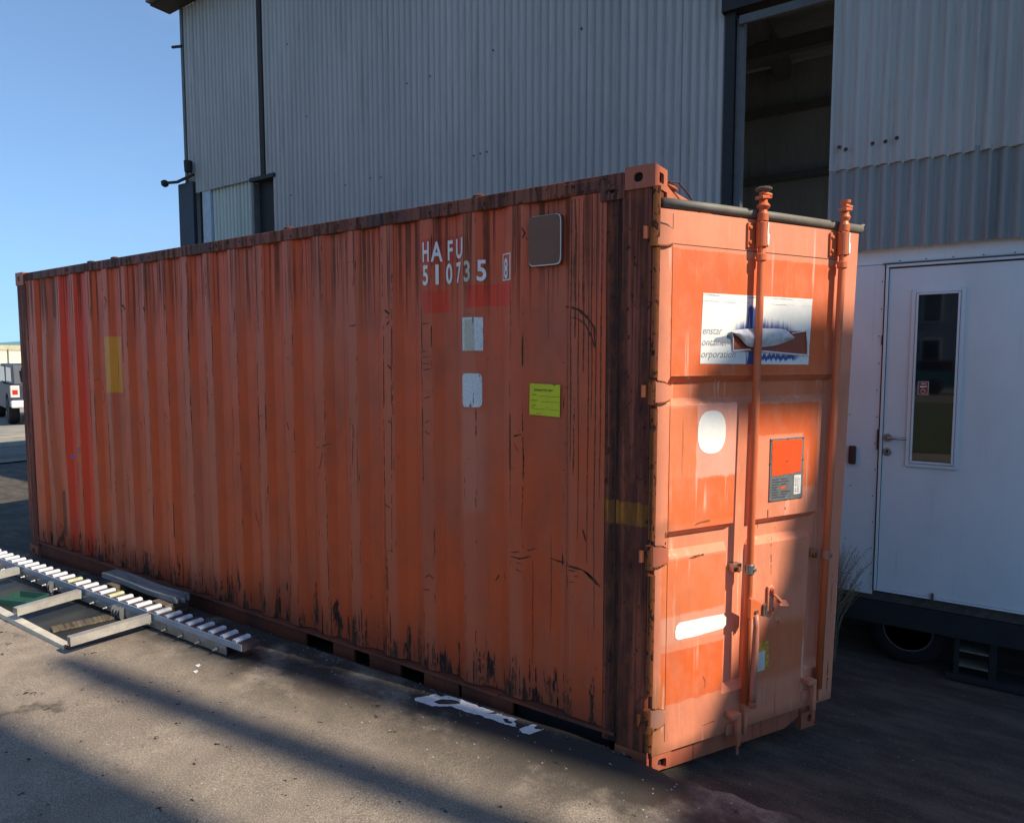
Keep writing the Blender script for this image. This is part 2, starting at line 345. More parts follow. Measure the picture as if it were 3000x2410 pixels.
leafp = [
 ((.085, .50, 1.70, 2.262), DO), ((.50, 1.075, 1.73, 2.25), DO), ((.085, 1.09, 1.64, 1.74), DO2),
 ((.085, .47, 1.10, 1.60), DO2, .004, .9), ((.24, .475, 1.295, 1.615), (.74, .34, .25, 1), .004, .95), ((.085, .24, 1.06, 1.30), DO, .01, .6), ((.24, .475, 1.06, 1.288), DO, .004, .75),
 ((.57, .99, 1.46, 1.605), DO, .004), ((.89, .99, 1.20, 1.48), DO, .01),
 ((.06, .42, .70, .945), DO2), ((.06, .44, .31, .545), DO), ((.60, .97, .30, .56), (.60, .14, .04, 1), .03, .8),
 ((.06, .42, .58, .70), (.66, .30, .20, 1), .01, .8),
 ((-.1, .085, .0, .42), (.30, .15, .05, 1), .05, .55), ((-.1, .11, .95, 1.12), (.22, .09, .045, 1), .03, .55), ((-.1, 1.3, .0, .13), (.22, .09, .045, 1), .03, .5)]
M['leaf'] = paint('door_paint', PINK, (.72, .245, .13, 1), leafp, rust=.42, streak=.05, seed=12, gloss=.55, whitewash=.9)
M['rod'] = paint('lock_rod_paint', (.62, .135, .045, 1), (.60, .16, .06, 1), rust=.25, streak=.1, seed=14, gloss=.4)
M['worn_rod'] = paint('worn_rod_paint', (.52, .15, .08, 1), (.38, .20, .14, 1), rust=.7, streak=.3, seed=15, gloss=.45)

# ------------------------------------------------------------------ ground
def gz(x, y):
    """lower yard level beside and under the container"""
    t = max(0, min(1, (x+2.5)/2.0)); d = max(0, min(1, (y+.05)/2.3))
    return -.012-.19*t*d
mb = MB()
xs = [-300, -120, -60, -30, -20, -14, -10, -8]+[-7+.5*i for i in range(32)]+[10, 14, 20, 40, 100, 250]
ys = [-300, -120, -60, -30, -15, -8, -4, -2, -1, -.3]+[-.05+.25*i for i in range(14)]+[4, 6, 9, 14, 20, 40, 100, 300]
mb.add([(x, y, gz(x, y)) for y in ys for x in xs], [(j*len(xs)+i, j*len(xs)+i+1, (j+1)*len(xs)+i+1, (j+1)*len(xs)+i) for j in range(len(ys)-1) for i in range(len(xs)-1)])
mb.build('ground', M['yard'], kind='structure', smooth=True)
# concrete apron, its broken edge runs past the foot of the container
def sz(x): return .06+.07*max(0, min(1.25, (x+6)/6)) - (0.06 if x < -9 else 0)*0
def sedge(x):
    n = mnoise.noise(Vector((x*4, 3, 1)))*.012+mnoise.noise(Vector((x*17, 1, 1)))*.006
    if x > .1: n += mnoise.noise(Vector((x*9, 7, 1)))*.035
    if x < -6.2: return -.06
    return -.05-.05*max(0, min(1, (x+.2)/.3))+n - (.09*max(0, 1-abs(x-.24)/.09))*0
xs = [-60, -30, -15, -9, -7.5]+[-6.8+.1*i for i in range(40)]+[-2.8+.035*i for i in range(110)]+[1.3, 2, 3.5, 8, 25]
xs = sorted(set(round(x, 3) for x in xs)); mb = MB(); n = len(xs)
rows = []
for x in xs:
    e_ = sedge(x); z = sz(x) if x > -9 else .0
    rows.append([(x, -40, z), (x, -6, z), (x, -1.2, z+.002), (x, e_-.03, z+.001*mnoise.noise(Vector((x*8, 0, 0)))), (x, e_-.006, z-.003), (x, e_, z-.012), (x, e_+.01, z-.3)])
vs = [p for r_ in rows for p in r_]; k = 7
mb.add(vs, [(i*k+j, (i+1)*k+j, (i+1)*k+j+1, i*k+j+1) for i in range(n-1) for j in range(k-1)])
slab = mb.build('concrete_apron', M['concrete'], kind='structure', smooth=False)
for p in slab.data.polygons: p.use_smooth = abs(p.normal.z) > .9
# far yard in the sun: road, kerb line, verge
mb = MB(); mb.add([(-15.6, -30, .012), (-13.0, -30, .012), (-13.0, 60, .012), (-15.6, 60, .012)], [(0, 1, 2, 3)]); mb.build('road', M['road'], kind='structure')
mb = MB(); mb.box(-15.75, -15.6, -30, 60, -.05, .1); mb.build('kerb', simple('pale_kerb', (.45, .42, .33), .8, 0, .2, 3), kind='structure')
mb = MB(); mb.add([(-60, -30, .05), (-15.75, -30, .05), (-15.75, 60, .05), (-60, 60, .05)], [(0, 1, 2, 3)]); mb.build('pavement', simple('pale_paving', (.30, .28, .24), .9, 0, .3, 2), kind='structure')
mb = MB(); mb.add([(-17.4, -30, .054), (-17.2, -30, .054), (-17.2, 60, .054), (-17.4, 60, .054)], [(0, 1, 2, 3)]); mb.build('yellow_line', simple('yellow_line_paint', (.55, .44, .18), .8), kind='structure')

# peeled white paint and flecks on the apron
def flat_poly(name, polys, z, mat, holes=()):
    bm = bmesh.new()
    def ring(pl):
        vv = [bm.verts.new((x, y, 0)) for x, y in pl]
        return [bm.edges.new((vv[i], vv[(i+1) % len(vv)])) for i in range(len(vv))]
    es = []
    for p in list(polys)+list(holes): es += ring(p)
    bmesh.ops.triangle_fill(bm, use_beauty=True, edges=es)
    for v in bm.verts: v.co.z = sz(v.co.x)+z
    me = bpy.data.meshes.new(name); bm.to_mesh(me); bm.free()
    o = bpy.data.objects.new(name, me); COL.objects.link(o); me.materials.append(mat)
    me.flip_normals() if me.polygons and me.polygons[0].normal.z < 0 else None
    return o
def rough_outline(poly, amp, step, seed=0):
    out = []
    for i, p in enumerate(poly):
        q = poly[(i+1) % len(poly)]; L = math.hypot(q[0]-p[0], q[1]-p[1]); k_ = max(1, int(L/step))
        for j in range(k_):
            t = j/k_; x = p[0]+(q[0]-p[0])*t; y = p[1]+(q[1]-p[1])*t
            v = Vector((x*60, y*60, seed)); out.append((x+mnoise.noise(v)*amp, y+mnoise.noise(v+Vector((9, 9, 9)))*amp))
    return out
p1 = [(-1.148, -.2), (-1.084, -.108), (-1.048, -.117), (-1.03, -.092), (-.987, -.085), (-.918, -.083), (-.883, -.084), (-.848, -.088), (-.823, -.096), (-.777, -.09), (-.737, -.092), (-.754, -.127), (-.69, -.085), (-.694, -.1), (-.604, -.093), (-.608, -.114), (-.57, -.15), (-.631, -.16), (-.777, -.156), (-.844, -.168), (-.903, -.163), (-.946, -.165), (-1.02, -.211), (-1.078, -.215), (-1.127, -.215)]
h1 = [(-1.043, -.176), (-1.028, -.135), (-.985, -.112), (-.934, -.105), (-.922, -.122), (-.969, -.158), (-1.009, -.18)]
h2 = [(-.663, -.126), (-.648, -.11), (-.631, -.124), (-.609, -.123), (-.61, -.14), (-.636, -.145)]
p2 = [(-.553, -.161), (-.522, -.09), (-.498, -.086), (-.505, -.112), (-.49, -.118), (-.456, -.098), (-.477, -.149), (-.488, -.172), (-.52, -.175)]
pm = flat_poly('paint_splash', [rough_outline(p1, .007, .012), rough_outline(p2, .006, .012, 3)], .0045, M['marking'], [h1, h2])
tag(pm, 'peeling white paint splash on the concrete beside the container', 'paint mark')
rnd = random.Random(5); mb = MB()
for i in range(230):
    x = rnd.uniform(-3.6, .5); y = rnd.uniform(-1.6, -.09); r_ = rnd.uniform(.002, .0055)*(1.6 if rnd.random() < .1 else 1)
    z = sz(x); aa = rnd.uniform(0, 3.1); ca, sa = math.cos(aa), math.sin(aa); h = r_*rnd.uniform(.3, .8)
    P = [(rnd.uniform(.6, 1.3)*r_*math.cos(t)*1.4, rnd.uniform(.6, 1.2)*r_*math.sin(t)) for t in (0, 1.2, 2.5, 3.8, 5.1)]
    P = [(x+p*ca-q*sa, y+p*sa+q*ca) for p, q in P]
    mb.add([(p, q, z-.001) for p, q in P]+[(x+(p-x)*.5, y+(q-y)*.5, z+h) for p, q in P], [(j, (j+1) % 5, (j+1) % 5+5, j+5) for j in range(5)]+[(5, 6, 7, 8, 9)])
mb.build('pale_grit', simple('pale_grit', (.42, .39, .34), .9, 0, .5, 60), kind='stuff')
mb = MB()
for i in range(260):
    x = rnd.uniform(-5.2, .1) if i < 170 else rnd.uniform(.3, 2.2); y = rnd.uniform(-.13, -.055) if i < 170 else rnd.uniform(-.0, 2.2)
    r_ = rnd.uniform(.002, .007); z = sz(x) if i < 170 else gz(x, y)
    P = [(x+rnd.uniform(.6, 1.3)*r_*math.cos(t), y+rnd.uniform(.6, 1.2)*r_*math.sin(t)) for t in (0, 1.2, 2.5, 3.8, 5.1)]
    mb.add([(p, q, z-.001) for p, q in P]+[(x+(p-x)*.5, y+(q-y)*.5, z+r_*.8) for p, q in P], [(j, (j+1) % 5, (j+1) % 5+5, j+5) for j in range(5)]+[(5, 6, 7, 8, 9)])
mb.build('rubble', simple('dark_rubble', (.16, .14, .12), .9, 0, .6, 60), kind='stuff')
for x, y, lb in ((-2.42, -.57, 'larger torn white scrap of paper on the sunlit concrete, farther from the camera'), (-2.36, -.62, 'white scrap of paper on the sunlit concrete, nearer the camera')):
    mb = MB(); mb.add([(x-.018, y-.008, sz(x)+.004), (x+.024, y-.015, sz(x)+.006), (x+.020, y+.003, sz(x)+.010), (x-.002, y+.008, sz(x)+.012), (x-.014, y+.004, sz(x)+.005)], [(0, 1, 2, 3, 4)])
    tag(mb.build('paper_scrap', M['marking']), lb, 'litter')

# ------------------------------------------------------------------ building
bld = thing('corrugated_hall', 'tall grey corrugated steel hall with open doorway behind the container', 'building', (-4, 2.62, 0))
BX, BY = -4, 2.62
def sheet(x0, x1, z0, z1, y, amp, mat, name='cladding_sheet', zr=1, parent=bld, ragged=0):
    nw = max(1, round((x1-x0)/.076)); seg = nw*12; mb = MB(); vs = []
    for j in range(zr+1):
        for i in range(seg+1):
            x = x0+(x1-x0)*i/seg; ph_ = 2*math.pi*(i/12)
            z = z0+(z1-z0)*j/zr+(ragged*mnoise.noise(Vector((x*3, 0, 0))) if j == 0 else 0)
            yy = y-(amp*math.cos(ph_) if amp > .012 else amp*(1-2.6*((1+math.cos(ph_))/2)**3.2))+.004*mnoise.noise(Vector((x*1.5, z*1.2, 2)))
            vs.append((x-BX, yy-BY, z))
    n = seg+1
    mb.add(vs, [(j*n+i, j*n+i+1, (j+1)*n+i+1, (j+1)*n+i) for j in range(zr) for i in range(seg)])
    o = mb.build(name, mat, parent, smooth=True); return o
rnd = random.Random(3)
def row(x0, x1, z0, z1, y, amp, mat, wsheet=.836, **kw):
    x = x0; k = 0
    while x < x1-.02:
        xe = min(x1, x+wsheet); xe = x1 if x1-xe < .1 else xe
        sheet(x, xe+(.012 if xe < x1 else 0), z0, z1, y+(.003 if k % 2 else 0)+rnd.uniform(-.0005, .0005), amp, mat, zr=6, **kw); x = xe; k += 1
# left front: upper sheets, then deeper lower sheets
row(-7.62, -6.06, 4.02, 6.42, 2.62, .0092, M['cladding']); row(-5.99, -5.86, 4.0, 6.42, 2.62, .0095, M['cladding'])
row(-5.86, -.50, 0, 6.42, 2.622, .0095, M['cladding'])
row(-7.14, -6.25, 1.2, 4.03, 2.66, .011, M['cladding_pale'])
def bpart(name, mat, *boxes, bevel=0):
    mb = MB()
    for b in boxes: mb.box(b[0]-BX, b[1]-BX, b[2]-BY, b[3]-BY, b[4], b[5])
    return mb.build(name, mat, bld, bevel=bevel)
bpart('seam_strip', M['brown_strip'], (-6.06, -5.985, 2.60, 2.66, 4.03, 6.42))
bpart('corner_flashing', M['trim'], (-7.66, -7.61, 2.60, 2.68, 4.0, 6.42))
bpart('door_slot', M['dark'], (-6.24, -5.86, 2.70, 2.74, 0, 4.0))
bpart('slot_edge', M['trim'], (-6.265, -6.225, 2.615, 2.70, 0, 3.97))
bpart('slot_head', M['dark'], (-6.27, -5.80, 2.59, 2.67, 3.985, 4.03))
bpart('sliding_door', M['navy'], (-7.80, -7.46, 2.58, 2.63, 0, 4.17))
bpart('gap_shade', M['black'], (-7.46, -7.34, 2.68, 2.72, 0, 4.06))  # black panel painted as the darkness of the gap
bpart('pale_post', simple('pale_blue_post', (.40, .50, .60), .6), (-7.33, -7.15, 2.63, 2.70, 0, 4.03))
mb = MB(); mb.tube([(-7.98-BX, -.12, 4.20), (-7.75-BX, -.08, 4.19), (-7.40-BX, -.06, 4.24)], .020, 8); mb.lathe([(.02, 0), (.045, .02), (.05, .07), (.02, .09)], (-7.98-BX, -.12, 4.15), n=12)
mb.build('track_end', M['dark'], bld)
mb = MB(); mb.lathe([(.05, 0), (.055, .14)], (-7.48-BX, -.08, 4.28), n=10); mb.build('roller', M['dark'], bld)
mb = MB(); mb.tube([(-7.62-BX, -.02, 5.93), (-7.80-BX, -.05, 5.95)], .018, 6); mb.build('hook', M['dark'], bld)
# eaves
bpart('fascia', M['trim'], (-7.92, -.4, 2.30, 2.36, 6.44, 6.75))
bpart('soffit', M['brown_strip'], (-7.92, -.4, 2.36, 2.62, 6.42, 6.46))
bpart('side_wall', M['cladding'], (-7.64, -7.60, 2.68, 17, 0, 6.42)); bpart('side_wall', M['cladding'], (4.0, 4.04, 9.0, 17, 0, 6.9))
bpart('roof_sheet', M['trim'], (-7.95, 4.1, 2.36, 17.2, 6.75, 6.80))
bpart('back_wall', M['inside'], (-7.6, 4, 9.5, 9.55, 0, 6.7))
for zz in (1.2, 2.4, 3.6, 4.8, 5.9): bpart('wall_girt', M['beam'], (-7.5, 3.9, 9.40, 9.49, zz, zz+.12))
for yy in (3.6, 5.0, 6.4, 7.8): bpart('roof_beam', M['beam'], (-7.5, 3.9, yy, yy+.14, 6.2, 6.40))
for xx in (-6.5, -4.0, -1.6, .8): bpart('rafter', M['beam'], (xx, xx+.18, 2.9, 9.4, 6.42, 6.70))
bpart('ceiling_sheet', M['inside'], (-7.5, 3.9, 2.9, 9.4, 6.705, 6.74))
bpart('hall_floor', M['yard'], (-7.5, .3, 2.75, 9.4, -.3, -.005))
# doorway trim
bpart('door_jamb', M['dark'], (-.50, -.43, 2.60, 2.75, 0, 4.42)); bpart('door_jamb', M['trim'], (-.425, -.375, 2.64, 2.72, 0, 4.34))
bpart('door_head', M['dark'], (-.52, .30, 2.56, 2.75, 4.38, 4.60)); bpart('door_track', M['trim'], (-.40, .30, 2.60, 2.63, 4.28, 4.34))
row(-.50, .45, 4.60, 6.45, 2.62, .0092, M['cladding'])
# right front stands half a metre forward
row(.305, 4.0, 3.02, 6.9, 2.213, .0122, M['cladding'], wsheet=.76)
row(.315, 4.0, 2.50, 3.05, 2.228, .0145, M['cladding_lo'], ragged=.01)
bpart('wall_return', M['cladding'], (.30, .312, 2.24, 2.6, 0, 6.9))
for i, (x, z) in enumerate(((.36, 3.16), (.40, 3.14), (.55, 3.15), (.62, 3.15), (.68, 3.16))):
    mb = MB(); mb.lathe([(.012, 0), (.01, .006), (.004, .008)], (0, 0, 0), 'y', 8); o = mb.build('fixing_stain', M['rust_line'], bld, loc=(x-BX, 2.196-BY, z))
rb = random.Random(11)
src = None
for i in range(22):
    x = rb.uniform(-5.7, -.6); z = rb.choice([3.72, 4.6, 5.4])+rb.uniform(-.05, .05); x = round((x+.5)/.076)*.076-.5
    if src is None:
        mb = MB(); mb.lathe([(.008, 0), (.007, -.006)], (0, 0, 0), 'y', 6); src = mb.build('screw', M['rust_line'], bld, loc=(x-BX, -.012, z))
    else: copy_part(src, bld, location=(x-BX, -.012, z))

# ------------------------------------------------------------------ site cabin
cab = thing('site_cabin', 'white panelled site cabin with glazed door standing on wheels right of the container', 'cabin', (1.8, 3.3, .3))
CX, CY, CZ = 1.8, 3.3, .3
def cpart(name, mat, *boxes, bevel=0, par=cab):
    mb = MB()
    for b in boxes: mb.box(b[0]-CX, b[1]-CX, b[2]-CY, b[3]-CY, b[4]-CZ, b[5]-CZ)
    return mb.build(name, mat, par, bevel=bevel)
cpart('wall', M['white'], (.44, .640, 2.262, 2.30, .275, 2.405)); cpart('wall', M['white'], (.44, 3.4, 2.275, 2.32, 2.41, 2.53))
cpart('wall', M['white'], (1.62, 3.4, 2.27, 2.31, .30, 2.40)); cpart('wall', M['white'], (3.36, 3.4, 2.32, 4.6, .3, 2.5)); cpart('wall', M['white'], (.44, .48, 2.32, 4.6, .3, 2.5)); cpart('wall', M['white'], (.44, 3.4, 4.6, 4.64, .3, 2.5))
cpart('roof', M['trim'], (.42, 3.42, 2.33, 4.66, 2.531, 2.56))
cpart('door_frame', M['white'], (.648, .664, 2.248, 2.30, .318, 2.385), (.648, 1.60, 2.248, 2.30, 2.386, 2.402), (1.585, 1.60, 2.25, 2.30, .33, 2.385), (.648, 1.60, 2.25, 2.30, .306, .317), bevel=.002)
cpart('rain_strip', M['trim'], (.63, 1.66, 2.243, 2.27, 2.405, 2.412))
mb = MB(); W0, W1, Z0, Z1 = .795, 1.072, 1.135, 2.24     # leaf with a hole for the window
dl = cpart('door_leaf', M['white'], (.668, W0, 2.262, 2.30, .32, 2.376), (W1, 1.58, 2.262, 2.30, .32, 2.376), (W0, W1, 2.262, 2.30, .32, Z0), (W0, W1, 2.262, 2.30, Z1, 2.376))
cpart('window_frame', M['white'], (W0, W0+.022, 2.25, 2.30, Z0, Z1), (W1-.022, W1, 2.25, 2.30, Z0, Z1), (W0+.0225, W1-.0225, 2.25, 2.30, Z0, Z0+.022), (W0+.0225, W1-.0225, 2.25, 2.30, Z1-.022, Z1), bevel=.002, par=dl)
cpart('window_bead', M['white'], (W0+.024, W0+.036, 2.243, 2.28, Z0+.024, Z1-.024), (W1-.036, W1-.024, 2.243, 2.28, Z0+.024, Z1-.024), (W0+.037, W1-.037, 2.243, 2.28, Z0+.024, Z0+.036), (W0+.037, W1-.037, 2.243, 2.28, Z1-.036, Z1-.024), bevel=.002, par=dl)
cpart('pane', M['glass'], (W0+.03, W1-.03, 2.268, 2.275, Z0+.03, Z1-.03), par=dl)
stk = NT('warning_sticker'); stk.set((.20, .035, .025, 1), .6); stk = stk.m
cpart('sticker', stk, (.845, .905, 2.2655, 2.267, 1.587, 1.672), par=dl)
cpart('sticker_print', M['marking'], (.847, .849, 2.2645, 2.2652, 1.589, 1.670), (.901, .903, 2.2645, 2.2652, 1.589, 1.670), (.85, .90, 2.2645, 2.2652, 1.668, 1.670), (.85, .90, 2.2645, 2.2652, 1.589, 1.591), (.858, .880, 2.2645, 2.2652, 1.634, 1.642), (.882, .893, 2.2645, 2.2652, 1.636, 1.644), (.862, .890, 2.2645, 2.2652, 1.655, 1.659), par=dl)
mb = MB(); mb.lathe([(.013, 0), (.013, -.002)], (.875-CX, 2.2645-CY, 1.610-CZ), 'y', 16); mb.build('sticker_ring', M['marking'], dl)
mb = MB(); mb.lathe([(.0105, 0), (.0105, -.003)], (.875-CX, 2.2643-CY, 1.610-CZ), 'y', 16); mb.build('sticker_dot', stk, dl)
def rnd_plate(x, z, name):
    mb = MB(); mb.lathe([(.026, 0), (.026, -.008), (.022, -.011), (.0, -.011)], (x-CX, 2.262-CY, z-CZ), 'y', 24); return mb.build(name, M['metal'], dl, smooth=False)
rnd_plate(.694, 1.312, 'handle_rose'); rnd_plate(.694, 1.221, 'lock_plate')
mb = MB(); mb.tube([(.694-CX, 2.255-CY, 1.312-CZ), (.694-CX, 2.215-CY, 1.312-CZ), (.702-CX, 2.203-CY, 1.312-CZ), (.80-CX, 2.203-CY, 1.311-CZ)], .0085, 10); mb.build('handle', M['metal'], dl, smooth=True)
mb = MB(); mb.lathe([(.007, 0), (.007, -.004)], (.694-CX, 2.250-CY, 1.226-CZ), 'y', 10); mb.box(.691-CX, .697-CX, 2.246-CY, 2.250-CY, 1.208-CZ, 1.226-CZ); mb.build('keyhole', M['dark'], dl)
cpart('hinge', M['dark'], (.637, .646, 2.25, 2.27, 1.90, 1.96)); cpart('hinge', M['dark'], (.634, .646, 2.25, 2.27, 1.23, 1.36)); cpart('frame_gap', M['dark'], (.6405, .6475, 2.275, 2.29, .30, 2.40))
cpart('bottom_catch', simple('catch', (.12, .09, .05), .8), (.968, .982, 2.236, 2.262, .30, .345))
for i in range(12):
    z = 2.3-i*.172
    if i == 0: mb = MB(); mb.lathe([(.004, 0), (.003, -.003)], (0, 0, 0), 'y', 8); rv = mb.build('rivet', M['dark'], cab, loc=(.628-CX, 2.262-CY, z-CZ))
    else: copy_part(rv, cab, location=((.628 if i % 2 else .622)-CX, 2.262-CY, z-CZ))
for x, z in ((.47, 1.45), (.49, .98), (.47, .62), (.72, 2.425), (.86, 2.425), (1.0, 2.425), (1.15, 2.425), (1.3, 2.425)): copy_part(rv, cab, location=(x-CX, (2.262 if z < 2.41 else 2.275)-CY, z-CZ))
mb = MB(); mb.box(.474-CX, .518-CX, 2.235-CY, 2.262-CY, 1.125-CZ, 1.245-CZ); mb.build('buffer_block', simple('dark_maroon', (.06, .02, .018), .6), cab, bevel=.008)
cpart('floor_beam', simple('weathered_beam', (.10, .085, .075), .9, 0, .5, 30), (.46, 3.36, 2.285, 4.5, .235, .299))
cpart('plinth', M['underframe'], (.46, 3.3, 2.27, 2.34, .085, .232)); cpart('chassis', M['dark'], (.5, 3.3, 2.6, 2.75, .0, .22), (.5, 3.3, 4.0, 4.15, .0, .22))
def wheel(parent, c, r_, w_, name='wheel', axis='y', rim=M['rim']):
    mb = MB(); mb.lathe([(r_*.62, -w_/2), (r_*.93, -w_/2), (r_, -w_*.3), (r_, w_*.3), (r_*.93, w_/2), (r_*.62, w_/2)], c, axis, 36); wl = mb.build(name, M['rubber'], parent, smooth=True)
    mb = MB(); mb.lathe([(r_*.62, -w_*.5), (r_*.58, -w_*.52), (r_*.55, -w_*.36), (r_*.42, -w_*.30), (r_*.40, -w_*.44), (r_*.30, -w_*.46), (r_*.22, -w_*.30), (r_*.12, -w_*.30), (.001, -w_*.34)], c, axis, 30); mb.build('rim', rim, wl, smooth=True)
    return wl
wheel(cab, (.845-CX, 2.47-CY, .035-CZ), .235, .16); wheel(cab, (.845-CX, 4.1-CY, .035-CZ), .235, .16)
cpart('step_frame', M['underframe'], (1.10, 1.13, 2.30, 2.34, -.17, .085), (1.28, 1.32, 2.30, 2.34, -.17, .085), (1.06, 1.6, 2.28, 2.5, -.19, -.155), bevel=.003)
cpart('step_tread', M['rim'], (1.13, 1.28, 2.30, 2.42, -.10, -.09)); cpart('step_tread', M['rim'], (1.13, 1.28, 2.30, 2.42, -.005, .005))
mb = MB(); mb.tube([(1.0-CX, 2.5-CY, .03-CZ), (1.1-CX, 2.42-CY, .04-CZ)], .012, 8); mb.build('drawbar', M['rim'], cab)

# dry grass tuft beside the cabin
mb = MB(); rg = random.Random(4)
for i in range(46):
    bx_, by_ = .40+rg.uniform(-.05, .05), 2.17+rg.uniform(-.05, .03); h = rg.uniform(.55, .92); lean = rg.uniform(.02, .26); ly = rg.uniform(-.08, .03); z0 = gz(bx_, by_)
    pts = [(bx_+lean*(t**1.9), by_+ly*t*t, z0+h*t*(1-.10*t)) for t in (0, .25, .5, .75, 1)]
    mb.tube(pts, [.0016, .0014, .0012, .001, .0006], 4, False)
    if i % 2 == 0:
        for q in range(22):
            t = .62+.38*q/22; px = bx_+lean*t**1.9; py = by_+ly*t*t; pz = z0+h*t*(1-.10*t)
            d = Vector((rg.uniform(-.2, 1), rg.uniform(-.6, .6), rg.uniform(.1, 1))).normalized()*rg.uniform(.015, .04)*(1.3-t)*1.9
            mb.tube([(px, py, pz), (px+d.x*.6, py+d.y*.6, pz+d.z*.8), (px+d.x, py+d.y, pz+d.z*.8)], [.0008, .0016, .0003], 3, False)
tf = mb.build('dry_grass_tuft', M['grass']); tag(tf, 'dry feathery grass tuft growing between container door and white cabin', 'grass')

# ------------------------------------------------------------------ shipping container
con = thing('shipping_container', 'orange rusty shipping container marked HAFU with its end door ajar', 'container')
# side panel profile: (x, depth)
prof = [(-6.0, .006), (-5.72, .006)]
for k in range(18, -1, -1):
    c = RIB0-PITCH*k; prof += [(c-HW-.066, .036), (c-HW, .006), (c+HW, .006), (c+HW+.056, .036)] if k else [(c-HW-.066, .036), (c-HW, .006), (c+HW, .006), (c+HW+.045, .036)]
prof = [p for p in prof if not (-5.8 < p[0] < -5.70 and p[1] > .03)]
prof += [(-.43, .036), (-.385, .006), (-.215, .006)]
prof = sorted(set(prof))
def depth(x):
    for (a_, d0), (b_, d1) in zip(prof, prof[1:]):
        if a_ <= x <= b_: return d0+(d1-d0)*(x-a_)/max(1e-9, b_-a_)
    return .006
dense = []
for (a_, d0), (b_, d1) in zip(prof, prof[1:]):
    kk = 2 if abs(d0-d1) < 1e-6 else 1
    for j in range(kk): dense.append(a_+(b_-a_)*j/kk)
dense.append(prof[-1][0])
zs = [.168, .21, .3, .45, .6, .8, 1.0, 1.25, 1.5, 1.75, 2.0, 2.2, 2.35, 2.44, 2.49, 2.53]
def wav(x, z):     # slight crumpling of the lower and far panel
    f = max(0, min(1, (x+6)/1.0)) if x < -5 else 1
    a_ = .012*math.exp(-((x+5.45)/.16)**2)*math.sin(z*3.3)
    return a_
mb = MB(); n = len(dense)
vs = []
for z in zs:
    for x in dense:
        d = depth(x)
        if z > 2.5: d = min(d, .036)*.9
        vs.append((x+wav(x, z)*1.5, d+wav(x, z), z))
mb.add(vs, [(j*n+i, j*n+i+1, (j+1)*n+i+1, (j+1)*n+i) for j in range(len(zs)-1) for i in range(n-1)])
sp = mb.build('side_panel', M['side'], con)
mb = MB(); mb.box(-5.99, -.14, .045, .05, .17, 2.52); mb.box(-6.05, -6.02, .05, 2.4, .1, 2.5); mb.box(-6.0, -.14, 2.39, 2.40, .1, 2.5); mb.build('inner_shell', M['lowrail'], con)
def conform(bm, parent, name, mat, lift=.0018):
    """bend a flat x-z sheet over the ribs of the side panel"""
    x0 = min(v.co.x for v in bm.verts); x1 = max(v.co.x for v in bm.verts)
    for px, _ in prof:
        if x0 < px < x1: bmesh.ops.bisect_plane(bm, geom=bm.verts[:]+bm.edges[:]+bm.faces[:], plane_co=(px, 0, 0), plane_no=(1, 0, 0))
    for v in bm.verts: v.co.y = depth(v.co.x)-lift
    for f in bm.faces:
        if f.normal.y > 0: f.normal_flip()
    me = bpy.data.meshes.new(name); bm.to_mesh(me); bm.free()
    o = bpy.data.objects.new(name, me); COL.objects.link(o); me.materials.append(mat); o.parent = parent; return o
def polybm(polys):
    bm = bmesh.new()
    for p in polys:
        es = []; vv = [bm.verts.new((x, 0, z)) for x, z in p]
        for i in range(len(vv)): es.append(bm.edges.new((vv[i], vv[(i+1) % len(vv)])))
        if len(p) == 4: bm.faces.new(vv)
        else: bmesh.ops.triangle_fill(bm, use_beauty=True, edges=es)
    return bm
def text_bm(items, shear=0, bold=.0):
    """items: (string, x, z, height, xscale)"""
    bm = bmesh.new()
    for t, x, z, h, xs_ in items:
        cu = bpy.data.curves.new('t', 'FONT'); cu.body = t; cu.size = h/.729; cu.resolution_u = 4; cu.shear = shear; cu.offset = bold*h; cu.space_character = 1.0
        ob = bpy.data.objects.new('t', cu); COL.objects.link(ob); dg = bpy.context.evaluated_depsgraph_get(); dg.update()
        me = bpy.data.meshes.new_from_object(ob.evaluated_get(dg))
        xm = min((v.co.x for v in me.vertices), default=0)
        for v in me.vertices: v.co = ((v.co.x-xm)*xs_+x, 0, v.co.y+z)
        bm.from_mesh(me); bpy.data.objects.remove(ob); bpy.data.curves.remove(cu); bpy.data.meshes.remove(me)
    return bm
# identification marks
for _i in ([('H', -1.240, 2.302, .10, .48), ('A', -1.186, 2.300, .10, .54), ('F', -1.100, 2.303, .098, .58), ('U', -1.046, 2.305, .098, .72)]): conform(text_bm([_i], bold=.03), sp, 'owner_letter', M['marking'], .003)
for _i in ([('5', -1.240, 2.186, .10, .58), ('1', -1.165, 2.186, .10, .75), ('0', -1.112, 2.187, .10, .60), ('7', -1.043, 2.187, .10, .62), ('5', -.903, 2.187, .10, .70), ('8', -.752, 2.187, .095, .46)]): conform(text_bm([_i], bold=.03), sp, 'serial_digit', M['marking'], .003)
conform(text_bm([('3', -.977, 2.187, .10, .66)], bold=.03), sp, 'aged_digit', M['cream_mark'], .003)
fr = []
for b in ((-.763, -.758, 2.176, 2.300), (-.709, -.704, 2.176, 2.300), (-.758, -.709, 2.295, 2.300), (-.758, -.709, 2.176, 2.181)): fr.append([(b[0], b[2]), (b[1], b[2]), (b[1], b[3]), (b[0], b[3])])
conform(polybm(fr), sp, 'digit_frame', M['marking'], .003)
